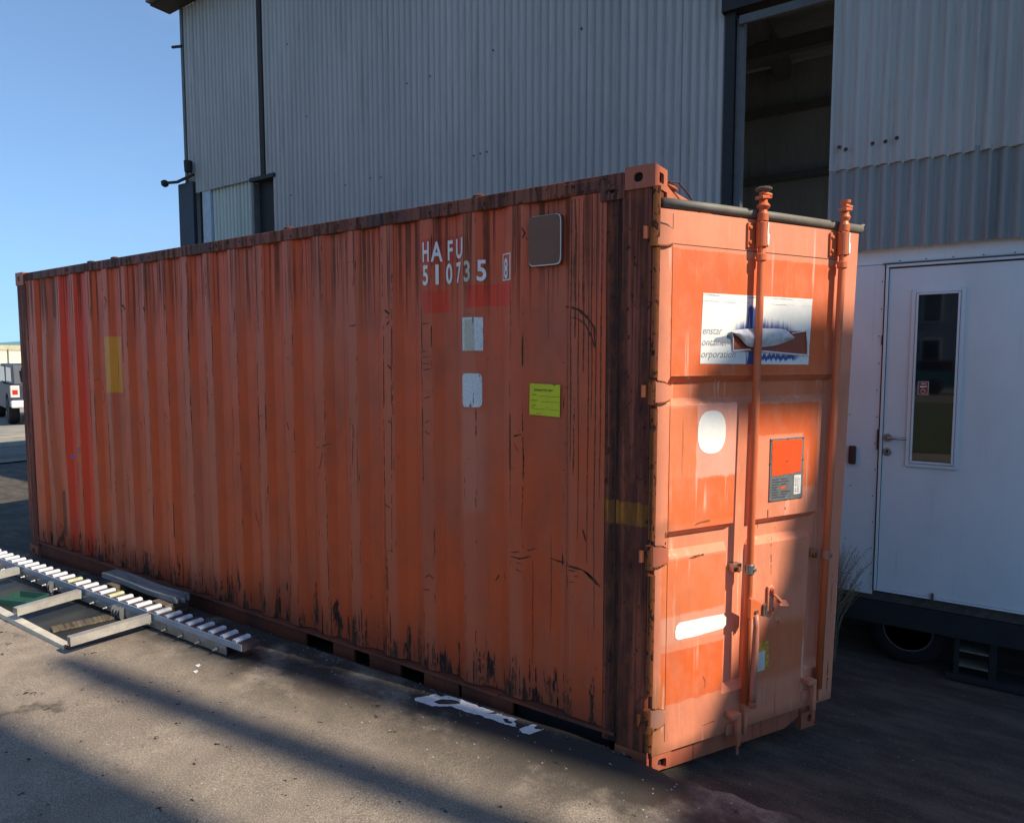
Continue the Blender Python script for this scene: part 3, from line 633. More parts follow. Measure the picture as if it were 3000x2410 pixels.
def mk_label_mat(name, base, crack):
    m = NT(name); n1 = m.noise((60, 60, 18), 6, .7); n2 = m.noise((130, 130, 90), 4, .6, off=(2, 1, 3)); wv = m.noise((40, 40, 40), 5, .8, dist=1.5)
    c = m.mix(m.ss(n1, .60, .63), base, crack); c = m.mix(m.math('MULTIPLY', m.math('MULTIPLY', m.ss(wv, .48, .5), m.ss(wv, .52, .5)), .8), c, (.14, .13, .11, 1))
    c = m.mix(m.math('MULTIPLY', m.ss(n2, .55, .7), .3), c, tuple(v*.6 for v in base[:3])+(1,)); m.set(c, .6); m.bump(n1, .5, .003); return m.m
lw = mk_label_mat('cracked_white', (.66, .69, .70, 1), (.05, .03, .025, 1)); lw2 = mk_label_mat('cracked_cream', (.52, .49, .38, 1), (.05, .03, .02, 1))
conform(polybm([rough_outline([(-.990, 1.849), (-.876, 1.849), (-.876, 2.010), (-.990, 2.012)], .001, .01)]), sp, 'white_decal', lw, .003)
conform(polybm([rough_outline([(-.975, 1.851), (-.915, 1.851), (-.920, 2.000), (-.972, 2.003)], .004, .01)]), sp, 'peeled_strip', lw2, .005)
conform(polybm([circle(-.937, 1.656, .056, .083, 36, 7)]), sp, 'cracked_decal', lw, .003)
yel = simple('yellow_permit', (.60, .60, .010), .55, 0, .12, 8, .05)
yx0, yx1, yz0, yz1 = -.607, -.450, 1.548, 1.695
mb = MB(); o = conform(polybm([[(yx0-.002, yz0+.002), (yx1-.002, yz0-.004), (yx1, yz1-.004), (yx1-.022, yz1-.004), (yx1-.031, yz1-.010), (yx1-.039, yz1-.003), (yx0, yz1)]]), sp, 'permit_notice', yel, .008)
def sheet_text(items, name, parent, mat, y, **kw):
    bm = text_bm(items, **kw)
    for v in bm.verts: v.co.y = y
    me = bpy.data.meshes.new(name); bm.to_mesh(me); bm.free(); o = bpy.data.objects.new(name, me); COL.objects.link(o); me.materials.append(mat); o.parent = parent; return o
conform(text_bm([('Stöðuleyfi fyrir gám', -.589, 1.661, .0105, .88), ('Fyrirtæki', -.599, 1.641, .0058, .8), ('Staðsetning', -.600, 1.615, .0058, .8), ('Tímabil:', -.600, 1.591, .0058, .8), ('Frá', -.600, 1.580, .0055, .8), ('Til', -.522, 1.579, .0055, .8), ('Byggingarfulltrúi', -.575, 1.556, .003, .9)], bold=.01), sp, 'permit_print', M['ink'], .0092)
ls = [(-.562, -.455, 1.6365), (-.553, -.455, 1.611), (-.589, -.526, 1.577), (-.512, -.456, 1.575)]
conform(polybm([[(a_, z), (b_, z-.0015), (b_, z-.0003), (a_, z+.0012)] for a_, b_, z in ls]), sp, 'permit_lines', M['ink'], .0092)
# brown patch plate with worn white edge
brn = simple('brown_patch_paint', (.165, .072, .040), .55, 0, .2, 6)
mb = MB(); P = circle(-.521, 2.338, .085, .112, 40, 9); mb.prism(P, 'y', .0062, .033); o1 = mb.build('patch_plate', brn, con)
mb = MB(); mb.prism(circle(-.521, 2.338, .0845, .1115, 40, 9), 'y', .0052, .006); mb.build('plate_rim', M['marking'], o1)
mb = MB(); P = circle(-.5225, 2.3395, .0815, .1085, 40, 9); mb.prism(P, 'y', .003, .005); mb.build('plate_face', brn, o1)
# scratches and dents recorded in the photograph
MK = [([(-4.533, 2.387), (-4.516, 2.331), (-4.47, 2.267), (-4.498, 2.202)], 8),([(-4.271, 2.228), (-4.216, 2.215), (-4.178, 2.167)], 14),([(-3.934, 2.196), (-3.917, 2.16)], 9),([(-3.654, 2.2), (-3.644, 2.159)], 10),
([(-2.843, 2.162), (-2.84, 2.117), (-2.832, 2.077), (-2.852, 1.981)], 5),([(-2.595, 2.122), (-2.592, 1.975)], 4),([(-2.615, 1.798), (-2.619, 1.379), (-2.629, 0.922), (-2.644, 0.487)], 5),([(-2.645, 1.438), (-2.572, 1.465)], 4),
([(-1.79, 2.345), (-1.726, 2.345), (-1.732, 2.279), (-1.752, 2.21)], 4),([(-1.787, 1.993), (-1.731, 1.997)], 5),([(-1.521, 2.076), (-1.48, 2.049), (-1.473, 2.019), (-1.501, 1.99)], 12),([(-1.522, 1.991), (-1.533, 1.439), (-1.535, 0.916), (-1.55, 0.514)], 5),
([(-1.467, 1.974), (-1.473, 1.442), (-1.486, 0.713)], 3),([(-1.505, 1.786), (-1.464, 1.753)], 7),([(-1.518, 1.492), (-1.476, 1.468)], 6),([(-1.245, 1.99), (-1.188, 1.99), (-1.189, 1.871)], 5),([(-1.253, 1.847), (-1.196, 1.851)], 3),([(-1.263, 1.818), (-1.193, 1.822)], 3),
([(-1.251, 1.786), (-1.196, 1.786)], 3),([(-1.244, 1.754), (-1.197, 1.76)], 4),([(-1.238, 1.48), (-1.206, 1.496)], 3),([(-1.248, 1.443), (-1.204, 1.421)], 4),
([(-0.428, 2.04), (-0.387, 2.036), (-0.345, 2.022), (-0.305, 1.988), (-0.27, 1.942), (-0.265, 1.854)], 9),([(-0.392, 1.991), (-0.352, 1.985), (-0.312, 1.955), (-0.279, 1.897), (-0.265, 1.85)], 6),
([(-0.644, 2.41), (-0.629, 2.382), (-0.642, 2.358)], 6),([(-0.629, 2.365), (-0.616, 2.349)], 5),([(-0.707, 1.451), (-0.688, 1.445), (-0.643, 1.457)], 6),([(-0.693, 1.418), (-0.656, 1.364)], 3),
([(-0.503, 0.882), (-0.465, 0.875), (-0.403, 0.872), (-0.318, 0.865), (-0.258, 0.833), (-0.221, 0.793)], 9),([(-0.403, 0.883), (-0.402, 0.762)], 4),([(-0.397, 0.851), (-0.349, 0.853)], 4),([(-0.397, 0.823), (-0.336, 0.831)], 4),([(-0.397, 0.796), (-0.358, 0.801)], 3),([(-0.301, 0.857), (-0.244, 0.81)], 10),
([(-0.816, 0.716), (-0.793, 0.748), (-0.754, 0.77), (-0.748, 0.738)], 7),([(-0.704, 0.883), (-0.633, 0.901), (-0.575, 0.915)], 5),([(-0.706, 0.864), (-0.655, 0.861), (-0.607, 0.874)], 7),([(-0.687, 0.842), (-0.639, 0.836)], 4),([(-0.676, 0.807), (-0.639, 0.797)], 4),
([(-2.686, 0.848), (-2.718, 0.813), (-2.705, 0.774), (-2.681, 0.746), (-2.722, 0.712)], 5),([(-2.081, 1.291), (-2.023, 1.306), (-1.974, 1.321)], 6),([(-2.014, 1.315), (-2.033, 1.244), (-2.07, 1.128)], 4),([(-1.248, 0.663), (-1.215, 0.682), (-1.186, 0.662)], 5),([(-1.265, 0.596), (-1.193, 0.602)], 5),
([(-0.319, 1.049), (-0.302, 0.997)], 7),([(-4.724, 1.645), (-4.668, 1.665), (-4.615, 1.496), (-4.672, 1.456)], 5),([(-4.262, 1.068), (-4.321, 0.952), (-4.314, 0.691), (-4.305, 0.278)], 8),([(-4.112, 1.369), (-4.083, 1.298)], 5),([(-3.731, 1.455), (-3.673, 1.389)], 5),([(-3.142, 2.441), (-3.142, 2.239)], 4),
([(-4.254, 2.013), (-4.251, 1.797)], 5),([(-1.793, 1.478), (-1.767, 1.426), (-1.78, 1.21)], 4),([(-1.541, 1.021), (-1.484, 1.002)], 5),([(-2.359, 1.481), (-2.323, 1.381)], 6),([(-2.622, 1.529), (-2.613, 1.289)], 6)]
def ribbon(pts, w_, seed, gaps=True):
    w_ = w_*1.05
    """ragged strip polygon following a path"""
    P = [Vector((p[0], p[1])) for p in pts]; Q = [P[0]]
    for a_, b_ in zip(P, P[1:]):
        k_ = max(1, int((b_-a_).length/.012))
        for j in range(1, k_+1): Q.append(a_.lerp(b_, j/k_))
    L, Rr = [], []
    for i, p in enumerate(Q):
        d = (Q[min(i+1, len(Q)-1)]-Q[max(i-1, 0)]).normalized(); nn = Vector((-d.y, d.x)); t = i/(len(Q)-1) if len(Q) > 1 else 0
        ww = w_*.0005*(.35+.65*math.sin(math.pi*min(1, max(.05, t*.9+.07))))*(1+.9*mnoise.noise(Vector((p.x*70, p.y*70, seed)))); ww = max(.0004, ww)
        j_ = nn*.0016*mnoise.noise(Vector((p.x*45, p.y*45, seed+5)))
        L.append(p+nn*ww+j_); Rr.append(p-nn*ww+j_)
    quads = [[tuple(L[i]), tuple(L[i+1]), tuple(Rr[i+1]), tuple(Rr[i])] for i in range(len(Q)-1)]
    return [q_ for q_ in quads if not gaps or mnoise.noise(Vector((q_[0][0]*31, q_[0][1]*31, seed*1.7))) > -.22]
quads = []
for i, (pts, w_) in enumerate(MK): quads += ribbon(pts, w_, i)
rs = random.Random(21)
for k in range(0, 18):            # wear along the rib edges
    c = RIB0-PITCH*k
    for j in range(rs.randint(4, 7)):
        x = c+rs.choice((-1, 1))*HW*rs.uniform(.85, 1.02); z1 = rs.uniform(.4, 2.3); L = rs.choice((.05, .12, .3, .5))*rs.uniform(.6, 1.3)
        quads += ribbon([(x, z1), (x+rs.uniform(-.006, .006), z1-L*.5), (x+rs.uniform(-.008, .004), max(.2, z1-L))], rs.uniform(1.5, 4), k*9+j)
    for j in range(rs.randint(1, 4)):
        z1 = rs.uniform(.5, 2.2); x = c-HW*rs.uniform(-.2, 1); quads += ribbon([(x, z1), (x+rs.uniform(.015, .05), z1+rs.uniform(-.012, .012))], rs.uniform(2, 5), k*7+j)
    for j in range(rs.randint(4, 8)): # rust licks rising from the bottom rail
        x = c+rs.uniform(-.1, .1); quads += ribbon([(x, .17), (x+rs.uniform(-.004, .004), .17+rs.uniform(.05, .25))], rs.uniform(2, 7), k*3+j)
def quadbm(qs):
    bm = bmesh.new()
    for q in qs: bm.faces.new([bm.verts.new((x, 0, z)) for x, z in q])
    return bm
o = conform(quadbm(quads), sp, 'rust_scratches', M['rust_line'], .0015); o['kind'] = 'stuff'
runs = []; rr_ = random.Random(77)
for x, z1, w_ in ((-.408, .55, 6), (-.385, 1.35, 12), (-.365, 1.9, 16), (-.345, 1.0, 7), (-.322, 1.75, 13), (-.300, .9, 8), (-.282, 1.55, 10), (-.262, .6, 7), (-.24, 1.2, 9), (-.52, 1.9, 4), (-.68, 2.2, 6), (-.86, 2.3, 6), (-.95, 2.05, 5), (-1.30, 2.1, 7), (-1.62, 2.25, 8), (-1.90, 2.2, 6), (-2.2, 2.3, 7), (-2.6, 2.1, 7), (-2.9, 2.25, 6), (-3.3, 2.2, 7), (-3.7, 2.3, 8), (-4.1, 2.2, 8), (-.50, .5, 4), (-.60, .35, 5)):
    z0 = 2.50 if z1 > .6 or x > -.45 else z1+.5
    pts = [(x+rr_.uniform(-.004, .004), z0-(z0-z1)*t) for t in (0, .25, .5, .75, 1)]; runs += ribbon(pts, w_*.6, rr_.random()*50, False)
for i in range(110):
    x = rr_.uniform(-5.6, -.22); z0 = .168; runs += ribbon([(x, z0), (x+rr_.uniform(-.004, .004), z0+rr_.uniform(.03, .22))], rr_.uniform(4, 11), i)
for i in range(240):     # small chips
    x = rr_.uniform(-5.6, -.22); z0 = rr_.uniform(.2, 2.4) if i % 2 else .18+abs(rr_.gauss(0, .22)); q = rr_.uniform(.002, .007)
    runs += ribbon([(x, z0), (x+rr_.uniform(-q, q)*2, z0-q*2)], q*900, i)
rmat = simple('rust_run', (.19, .052, .020), .8, 0, .5, 14, .1, (.075, .022, .012, 1))
o = conform(quadbm(runs), sp, 'rust_runs', rmat, .0011); o['kind'] = 'stuff'
# blue spots on the bright ribs
blue = simple('blue_fleck', (.08, .16, .50), .6)
o = conform(polybm([rough_outline([(-5.235, 1.00), (-5.17, 1.00), (-5.19, .975), (-5.228, .98)], .006, .01), rough_outline([(-5.06, 1.075), (-5.03, 1.09), (-5.02, 1.06), (-5.05, 1.055)], .006, .01, 4), rough_outline([(-5.205, .44), (-5.19, .44), (-5.19, .39), (-5.2, .39)], .003, .01, 4)]), sp, 'blue_flecks', blue, .002)

# rails, posts, castings
mb = MB(); mb.box(-6.0, -.14, -.004, .06, 2.512, 2.578); mb.build('top_rail', M['rail'], con, bevel=.004)
mb = MB(); rs = random.Random(2)
for x in (-4.35, -4.72, -.9, -2.3): mb.lathe([(.03, 0), (.035, .012), (.015, .02)], (x, .03, 2.575), n=8)
mb.build('rail_dent', M['rail'], con)
mb = MB(); mb.box(-5.88, -.15, -.012, .05, .150, .163); mb.build('bottom_flange', M['lowrail'], con, bevel=.002)
for a_, b_ in ((-5.88, -2.226), (-1.98, -1.805), (-1.68, -1.443), (-1.27, -1.035), (-1.015, -.7)):
    mb = MB(); mb.box(a_, b_, .012, .03, .0, .149); mb.build('bottom_rail', M['lowrail'], con, bevel=.002)
mb = MB(); mb.box(-.7, -.2, .06, .075, .04, .149); mb.box(-5.9, -.15, .45, .47, .02, .149); mb.box(-5.9, -.15, 1.9, 2.4, .02, .10); mb.build('floor_frame', M['dark'], con)
mb = MB(); mb.box(-5.95, -.02, .06, 2.38, .15, .165); mb.build('floor', M['timber'], con)
# corner posts
mb = MB(); mb.prism([(-.215, .008), (-.142, .008), (-.142, -.002), (-.012, -.002), (-.002, .006), (-.002, .10), (-.03, .16), (-.06, .16), (-.05, .12), (-.215, .05)], 'z', .115, 2.50); mb.build('corner_post', M['post'], con)
mb = MB(); mb.box(-.160, -.156, -.0065, .0, .15, 2.49); mb.build('post_seam', M['rust_line'], con)
mb = MB(); mb.box(-6.055, -5.88, .0, .16, .115, 2.49); mb.build('corner_post', M['post'], con, bevel=.006)
mb = MB(); mb.box(-.16, -.002, 2.28, 2.436, .115, 2.49); mb.build('corner_post', M['post'], con, bevel=.006)
mb = MB(); mb.box(-6.055, -5.9, 2.28, 2.436, .115, 2.49); mb.build('corner_post', M['post'], con, bevel=.006)
def casting(x0, x1, y0, y1, z0, z1, name='corner_casting'):
    """box casting with an oval side hole, an end hole and a top hole"""
    mb = MB(); cx, cy, cz = (x0+x1)/2, (y0+y1)/2, (z0+z1)/2; t = .014; sx, sy, sz_ = (x1-x0)/2, (y1-y0)/2, (z1-z0)/2
    mb.holed(x0, x1, z0, z1, circle(cx-sx*.1, cz, sx*.30, sz_*.42, 28, 2.5), lambda u, v, d: (u, y0+d, v), t)
    mb.holed(x0, x1, z0, z1, circle(cx, cz, sx*.34, sz_*.45, 28), lambda u, v, d: (u, y1-d, v), t)
    mb.holed(y0+t, y1-t, z0, z1, circle(cy+sy*.05, cz, sy*.36, sz_*.46, 28, 8), lambda u, v, d: (x1-d, u, v), t)
    mb.holed(y0+t, y1-t, z0, z1, circle(cy, cz, sy*.36, sz_*.42, 28, 4), lambda u, v, d: (x0+d, u, v), t)
    mb.holed(x0+t, x1-t, y0+t, y1-t, circle(cx, cy, sx*.36, sy*.6, 28), lambda u, v, d: (u, v, z1-d), t)
    mb.holed(x0+t, x1-t, y0+t, y1-t, circle(cx, cy, sx*.36, sy*.6, 28), lambda u, v, d: (u, v, z0+d), t)
    o = mb.build(name, M['casting'], con)
    mb = MB(); e_ = .02; mb.box(x0+e_, x1-e_, y0+e_, y1-e_, z0+e_, z1-e_); mb.build('shade_core', M['black'], o); return o  # solid black core, painted as the shade inside the casting
casting(-.128, .004, -.010, .125, 2.500, 2.591); casting(-6.058, -5.90, -.006, .15, 2.478, 2.591)
casting(-.17, .0, 2.30, 2.438, 2.49, 2.591); casting(-6.058, -5.9, 2.3, 2.438, 2.478, 2.591)
casting(-6.058, -5.90, -.006, .15, .0, .114); casting(-.15, .0, .0, .15, .0, .112); casting(-.17, .0, 2.30, 2.438, .0, .114); casting(-6.058, -5.9, 2.3, 2.438, .0, .114)
mb = MB(); mb.holed(-.24, -.129, 2.470, 2.572, circle(-.185, 2.515, .016, .019, 24), lambda u, v, d: (u, -.007+d, v), .012); o = mb.build('gusset_plate', M['rail'], con)
mb = MB(); mb.box(-.235, -.13, .008, .05, 2.475, 2.56); mb.build('gusset_back', M['black'], o)
mb = MB(); mb.box(-.42, -.245, -.007, .04, 2.52, 2.566); mb.build('rail_stiffener', M['rail'], con, bevel=.004)
# header over the opening and lug by the casting
mb = MB(); mb.box(-.11, -.012, .126, 2.30, 2.43, 2.535); mb.build('header', M['casting'], con, bevel=.006)
mb = MB(); mb.box(-.13, .006, .127, .26, 2.535, 2.55); mb.prism([(.127, 2.43), (.33, 2.43), (.27, 2.50), (.127, 2.53)], 'x', -.01, .004); mb.build('header_gusset', M['casting'], con, bevel=.003)
mb = MB(); mb.tube([(.01, .126, 2.545), (.018, .22, 2.56), (.02, .34, 2.535), (.02, .5, 2.48)], .0035, 6); mb.build('drip_wire', M['rust_line'], con)
mb = MB(); mb.box(-6.05, -6.0, .15, 2.3, 2.43, 2.55); mb.build('header', M['rail'], con)
mb = MB(); mb.box(-.10, -.012, .151, 2.299, .02, .15); mb.build('end_sill', M['casting'], con)
# roof
mb = MB(); nx = 160; vs = []
for j in (0, 1, 2):
    for i in range(nx+1):
        x = -5.99+5.85*i/nx; vs.append((x, .06+1.16*j, 2.545+.014*(1 if (i//2) % 2 else 0)+(.015 if j == 1 else 0)))
mb.add(vs, [(j*(nx+1)+i, j*(nx+1)+i+1, (j+1)*(nx+1)+i+1, (j+1)*(nx+1)+i) for j in (0, 1) for i in range(nx)]); mb.build('roof', M['rail'], con)
# closed second leaf
mb = MB(); mb.box(-.06, -.015, 1.23, 2.27, .16, 2.42); mb.build('closed_door', M['leaf'], con)
# hinge pins up the corner
for z0, z1 in ((2.30, 2.50), (1.73, 2.255), (1.05, 1.60), (.38, .90), (.13, .24)):
    mb = MB(); mb.tube([(.008, -.002, z0), (.010, -.001, z1)], .0155, 14); mb.build('hinge_post', M['hinge'], con, smooth=False)

# ---- open door leaf: local x along the leaf, local -y towards the viewer
door = MB(); 
def us(u, z): return u*(1+.035*(z-1.26)/1.16)
pads = [(-1, .07, -1, 3), (1.105, 3, -1, 3), (-1, 3, 1.735, 3), (-1, .462, 1.075, 1.61), (.590, 1.005, 1.075, 1.61), (-1, .425, .32, .955), (.590, .965, .32, .955), (-1, 3, -1, .29)]
SU, SZ, DP = .020, .030, .036
def dep(u, z):
    best = 0
    for a_, b_, c_, d_ in pads:
        fu = min((u-(a_-SU))/SU, ((b_+SU)-u)/SU, 1); fz = min((z-(c_-SZ))/SZ, ((d_+SZ)-z)/SZ, 1); best = max(best, min(fu, fz))
    return DP*(1-max(0, best))
U0, U1, ZB, ZT = .022, 1.190, .10, 2.417
ul = {U0, U1}; zl = {ZB, ZT}
for a_, b_, c_, d_ in pads:
    for v in (a_-SU, a_, b_, b_+SU): 
        if U0 < v < U1: ul.add(round(v, 4))
    for v in (c_-SZ, c_, d_, d_+SZ):
        if ZB < v < ZT: zl.add(round(v, 4))
ul = sorted(ul); zl = sorted(zl)
def refine(l_, st):
    o_ = []
    for a_, b_ in zip(l_, l_[1:]):
        k_ = max(1, int((b_-a_)/st)); o_ += [a_+(b_-a_)*j/k_ for j in range(k_)]
    return o_+[l_[-1]]
ul = refine(ul, .06); zl = refine(zl, .06); n = len(ul)
vs = [(us(u, z), dep(u, z)+.0006*mnoise.noise(Vector((u*3.5, z*3, 5))), z) for z in zl for u in ul]
door.add(vs, [(j*n+i, j*n+i+1, (j+1)*n+i+1, (j+1)*n+i) for j in range(len(zl)-1) for i in range(n-1)])
door.box(us(U0, 1.3), us(U1, 1.3)-.03, .045, .055, ZB, ZT)
def strip(u0, u1, z0, z1):
    return [(us(u0, z0), 0.0005, z0), (us(u1, z0), 0.0005, z0), (us(u1, z1), 0.0005, z1), (us(u0, z1), 0.0005, z1)]
for q in ([(U0, ZB), (U0, ZT)], [(U1, ZB), (U1, ZT)]):
    (a_, b_), (c_, d_) = q; door.add([(us(a_, b_), .0, b_), (us(c_, d_), .0, d_), (us(c_, d_), .055, d_), (us(a_, b_), .055, b_)], [(0, 1, 2, 3)])
door.add([(us(U0, ZT), 0, ZT), (us(U1, ZT), 0, ZT), (us(U1, ZT), .055, ZT), (us(U0, ZT), .055, ZT)], [(0, 1, 2, 3)])
door.add([(us(U0, ZB), 0, ZB), (us(U1, ZB), 0, ZB), (us(U1, ZB), .055, ZB), (us(U0, ZB), .055, ZB)], [(0, 1, 2, 3)])
leaf = door.build('door', M['leaf'], con); leaf['label'] = 'open orange door leaf with two locking rods'
leaf.location = (.006, -.0035, 0); leaf.rotation_euler = (0, 0, R(60))
L = leaf
def lpart(name, mat, fn, **kw):
    mb = MB(); fn(mb); return mb.build(name, mat, L, **kw)
# seams
lpart('seam', M['rust_line'], lambda m: (m.box(us(.092, 2.28), us(1.05, 2.28), -.0012, 0, 2.278, 2.2805), m.box(.089, .0905, -.0012, 0, .15, 2.40)))
lpart('seam', M['rust_line'], lambda m: m.add([(us(1.092, .2), -.0012, .2), (us(1.0935, .2), -.0012, .2), (us(1.0935, 2.4), -.0012, 2.4), (us(1.092, 2.4), -.0012, 2.4)], [(0, 1, 2, 3)]))
# gasket along the top edge
lpart('top_gasket', M['pvc'], lambda m: m.tube([(.035, .006, 2.440), (.3, .004, 2.442), (.7, .004, 2.441), (1.248, .006, 2.436)], .021, 14), smooth=True)
lpart('gasket_tip', M['pvc'], lambda m: m.tube([(1.242, .006, 2.448), (1.266, .0, 2.455)], .008, 8))
# lower sill below the leaf, with its castings
def sill(m):
    m.prism([(.10, .0), (.86, .0), (.99, .05), (1.02, .098), (.05, .098), (.05, .03)], 'y', .030, .05)
lpart('door_sill', M['casting'], sill)
lpart('sill_lip', M['lowrail'], lambda m: m.box(.03, 1.10, .02, .045, .0985, .105))
def lowcast(m): m.holed(.955, 1.055, -.022, .062, circle(1.015, .022, .016, .021, 24), lambda u, v, d: (u, .012+d, v), .03)
lpart('sill_casting', M['casting'], lowcast)
def lowcast2(m): m.holed(.03, .135, .02, .10, circle(.085, .048, .024, .022, 24, 4), lambda u, v, d: (u, .008+d, v), .025)
lpart('sill_casting', M['casting'], lowcast2); lpart('shade_core', M['black'], lambda m: (m.box(.97, 1.05, .035, .05, -.01, .055), m.box(.04, .13, .028, .04, .03, .09)))  # black boxes behind the holes paint their inner shade
# hinges blades
for i, z in enumerate((2.31, 1.67, .98, .27)):
    lpart('hinge_blade', M['leaf'] if i < 2 else M['worn_rod'], lambda m: (m.prism([(.0, z-.045), (.0, z+.045), (.05, z+.040), (.088, z+.022), (.090, z-.030), (.055, z-.042)], 'y', -.010, .0)), bevel=.003)
    lpart('hinge_weld', M['metal'] if i == 0 else M['hinge'], lambda m: m.tube([(.012, -.010, z+.047), (.05, -.009, z+.042), (.086, -.004, z+.023)], .0035, 6))
    lpart('hinge_weld', M['hinge'], lambda m: m.tube([(.008, -.010, z-.046), (.05, -.009, z-.044), (.084, -.004, z-.036)], .0045, 6))
    lpart('hinge_knuckle', M['hinge'], lambda m: m.tube([(-.012, -.006, z-.05), (-.012, -.006, z+.05)], .0165, 12))
    lpart('hinge_slot', M['rod'] if i < 3 else M['hinge'], lambda m: m.box(-.052, -.032, .004, .012, z-.02, z+.03))
# locking rods
for k, u in enumerate((.537, 1.045)):
    ub, ut = us(u, .2), us(u, 2.5); Yr = -.034
    ux = lambda z: us(u, z)
    rod = lpart('lock_rod', M['rod'], lambda m: m.tube([(ux(.24 if k == 0 else .20), Yr, .24 if k == 0 else .20), (ux(1.2), Yr-.001, 1.2), (ux(2.24), Yr, 2.24), (ux(2.46), Yr, 2.46)], .0165, 16), smooth=True)
    s_ = 1.0 if k == 0 else .85
    lpart('rod_collar', M['rod'], lambda m: m.lathe([(.0165, 0), (.023, .004), (.023, .03), (.019, .034)], (ux(2.24), Yr, 2.232), n=18)); lpart('rod_collar', M['rod'], lambda m: (m.lathe([(.024, 0), (.024, .03), (.017, .045), (.017, .06)], (ux(2.42), Yr, 2.405), n=18)))
    def cam_(m):
        x = ux(2.5)
        m.lathe([(.017, 0), (.027*s_, .012), (.030*s_, .018), (.018, .032), (.017, .045)], (x, Yr, 2.452), n=18)
        m.prism([(x-.040*s_, -.006), (x-.02, -.018), (x+.03*s_, -.014), (x+.034*s_, .004), (x+.01, .016), (x-.022, .010)], 'y', 0, 0.0001) if False else None
        m.obox((x-.004, Yr-.004, 2.497+.008), (1, .2, .15), (-.2, 1, 0), (0, 0, 1), .036*s_, .020, .007)
        m.obox((x+.008, Yr-.004, 2.520), (1, -.2, -.2), (.2, 1, 0), (0, 0, 1), .024*s_, .016, .006)
        m.lathe([(.012, 0), (.014, .03)], (x, Yr, 2.50), n=12)
    lpart('cam', M['rod'], cam_, bevel=.003)
    if k == 0: lpart('cam_head', M['pvc'], lambda m: m.lathe([(.016, 0), (.034, .010), (.036, .016), (.030, .020), (.001, .016)], (ux(2.5), Yr, 2.528), n=14))
    else: lpart('cam_head', M['rod'], lambda m: m.lathe([(.014, 0), (.022, .008), (.024, .02), (.010, .022)], (ux(2.5), Yr, 2.528), n=12))
    lpart('rod_guide', M['rod'], lambda m: (m.box(ux(2.35)-.058, ux(2.35)-.012, -.010, 0, 2.292, 2.400), m.lathe([(.0245, 0), (.0265, .003), (.0265, .104), (.0245, .107)], (ux(2.35), Yr, 2.293), n=20)), bevel=.002)
    for z in (2.315, 2.378): lpart('bolt', M['rod'], lambda m: m.lathe([(.0095, 0), (.0095, -.004), (.005, -.007)], (ux(2.35)-.044, -.010, z), 'y', 10))
    wr = [(ux(2.35)+.003, 2.30), (ux(2.35)+.013, 2.30), (ux(2.35)+.015, 2.345), (ux(2.35)+.008, 2.35), (ux(2.35)+.010, 2.395), (ux(2.35)+.003, 2.397), (ux(2.35)+.001, 2.35)]
    lpart('white_streak', M['marking'], lambda m: m.prism(wr, 'y', Yr-.0285, Yr-.0225))  # white streak down the right of each guide
    zc = .862
    lpart('rod_clamp', M['metal'] if k == 0 else M['worn_rod'], lambda m: (m.lathe([(.0215, 0), (.0225, .002), (.0225, .042), (.0215, .044)], (ux(zc), Yr, zc-.02), n=18), m.box(ux(zc)-.062, ux(zc)-.015, -.036+.034, .034, zc-.016, zc+.020)))
    lpart('clamp_lug', M['hinge'], lambda m: m.lathe([(.013, 0), (.013, -.02), (.008, -.024)], (ux(zc)-.048, -.0, zc), 'y', 12))
    lpart('clamp_bolt', M['metal'], lambda m: m.lathe([(.008, 0), (.008, -.006)], (ux(zc)+.010, Yr-.020, zc), 'y', 8))
    # bottom keeper
    zk = .19 if k == 0 else .24
    lpart('cam_keeper', M['leaf'], lambda m: (m.box(ux(.2)-.085, ux(.2)-.030, -.05, .0, zk-.006, zk+.016), m.box(ux(.2)-.052, ux(.2)-.030, -.05, -.030, zk-.14, zk-.007), m.box(ux(.2)-.08, ux(.2)+.035, -.012, .0, zk-.10, zk-.05), m.box(ux(.2)+.010, ux(.2)+.030, -.03, .0, zk-.11, zk+.05)), bevel=.003)
    lpart('keeper_stud', M['worn_rod'], lambda m: m.lathe([(.006, 0), (.006, .045)], (ux(.2)-.038, -.036, zk-.185), n=8))
# handle
x = us(.537, .65)
lpart('handle_hub', M['rod'], lambda m: (m.prism([(x-.012, .735), (x+.005, .735), (x+.070, .700), (x+.072, .640), (x+.030, .652), (x-.012, .640)], 'y', -.062, -.040)), bevel=.004)
lpart('hub_hook', M['metal'], lambda m: (m.box(x+.060, x+.066, -.075, -.045, .645, .700), m.box(x+.072, x+.077, -.075, -.045, .650, .700)))
lpart('hub_bolt', M['metal'], lambda m: m.lathe([(.009, 0), (.009, -.008)], (x+.022, -.062, .672), 'y', 8))
lpart('handle', M['worn_rod'], lambda m: m.tube([(x+.026, -.058, .655), (x+.028, -.060, .60), (x+.026, -.060, .50), (x+.022, -.058, .40), (x+.019, -.057, .30), (x+.017, -.057, .245)], [.012, .013, .015, .016, .017, .017], 12), smooth=True)
lpart('handle_end', M['casting'], lambda m: m.lathe([(.012, 0), (.0185, .006), (.0185, .026), (.016, .03)], (x+.017, -.057, .222), n=16))
lpart('handle_retainer', M['leaf'], lambda m: (m.prism([(x+.150, .750), (x+.178, .755), (x+.196, .735), (x+.190, .660), (x+.178, .628), (x+.150, .632)], 'y', -.012, -.001)), bevel=.003)
lpart('retainer_bolt', M['worn_rod'], lambda m: m.lathe([(.015, 0), (.015, -.006), (.010, -.008), (.010, -.016)], (x+.176, -.012, .732), 'y', 12))
lpart('retainer_bolt', M['worn_rod'], lambda m: m.lathe([(.012, 0), (.010, -.01)], (x+.174, -.012, .642), 'y', 12))
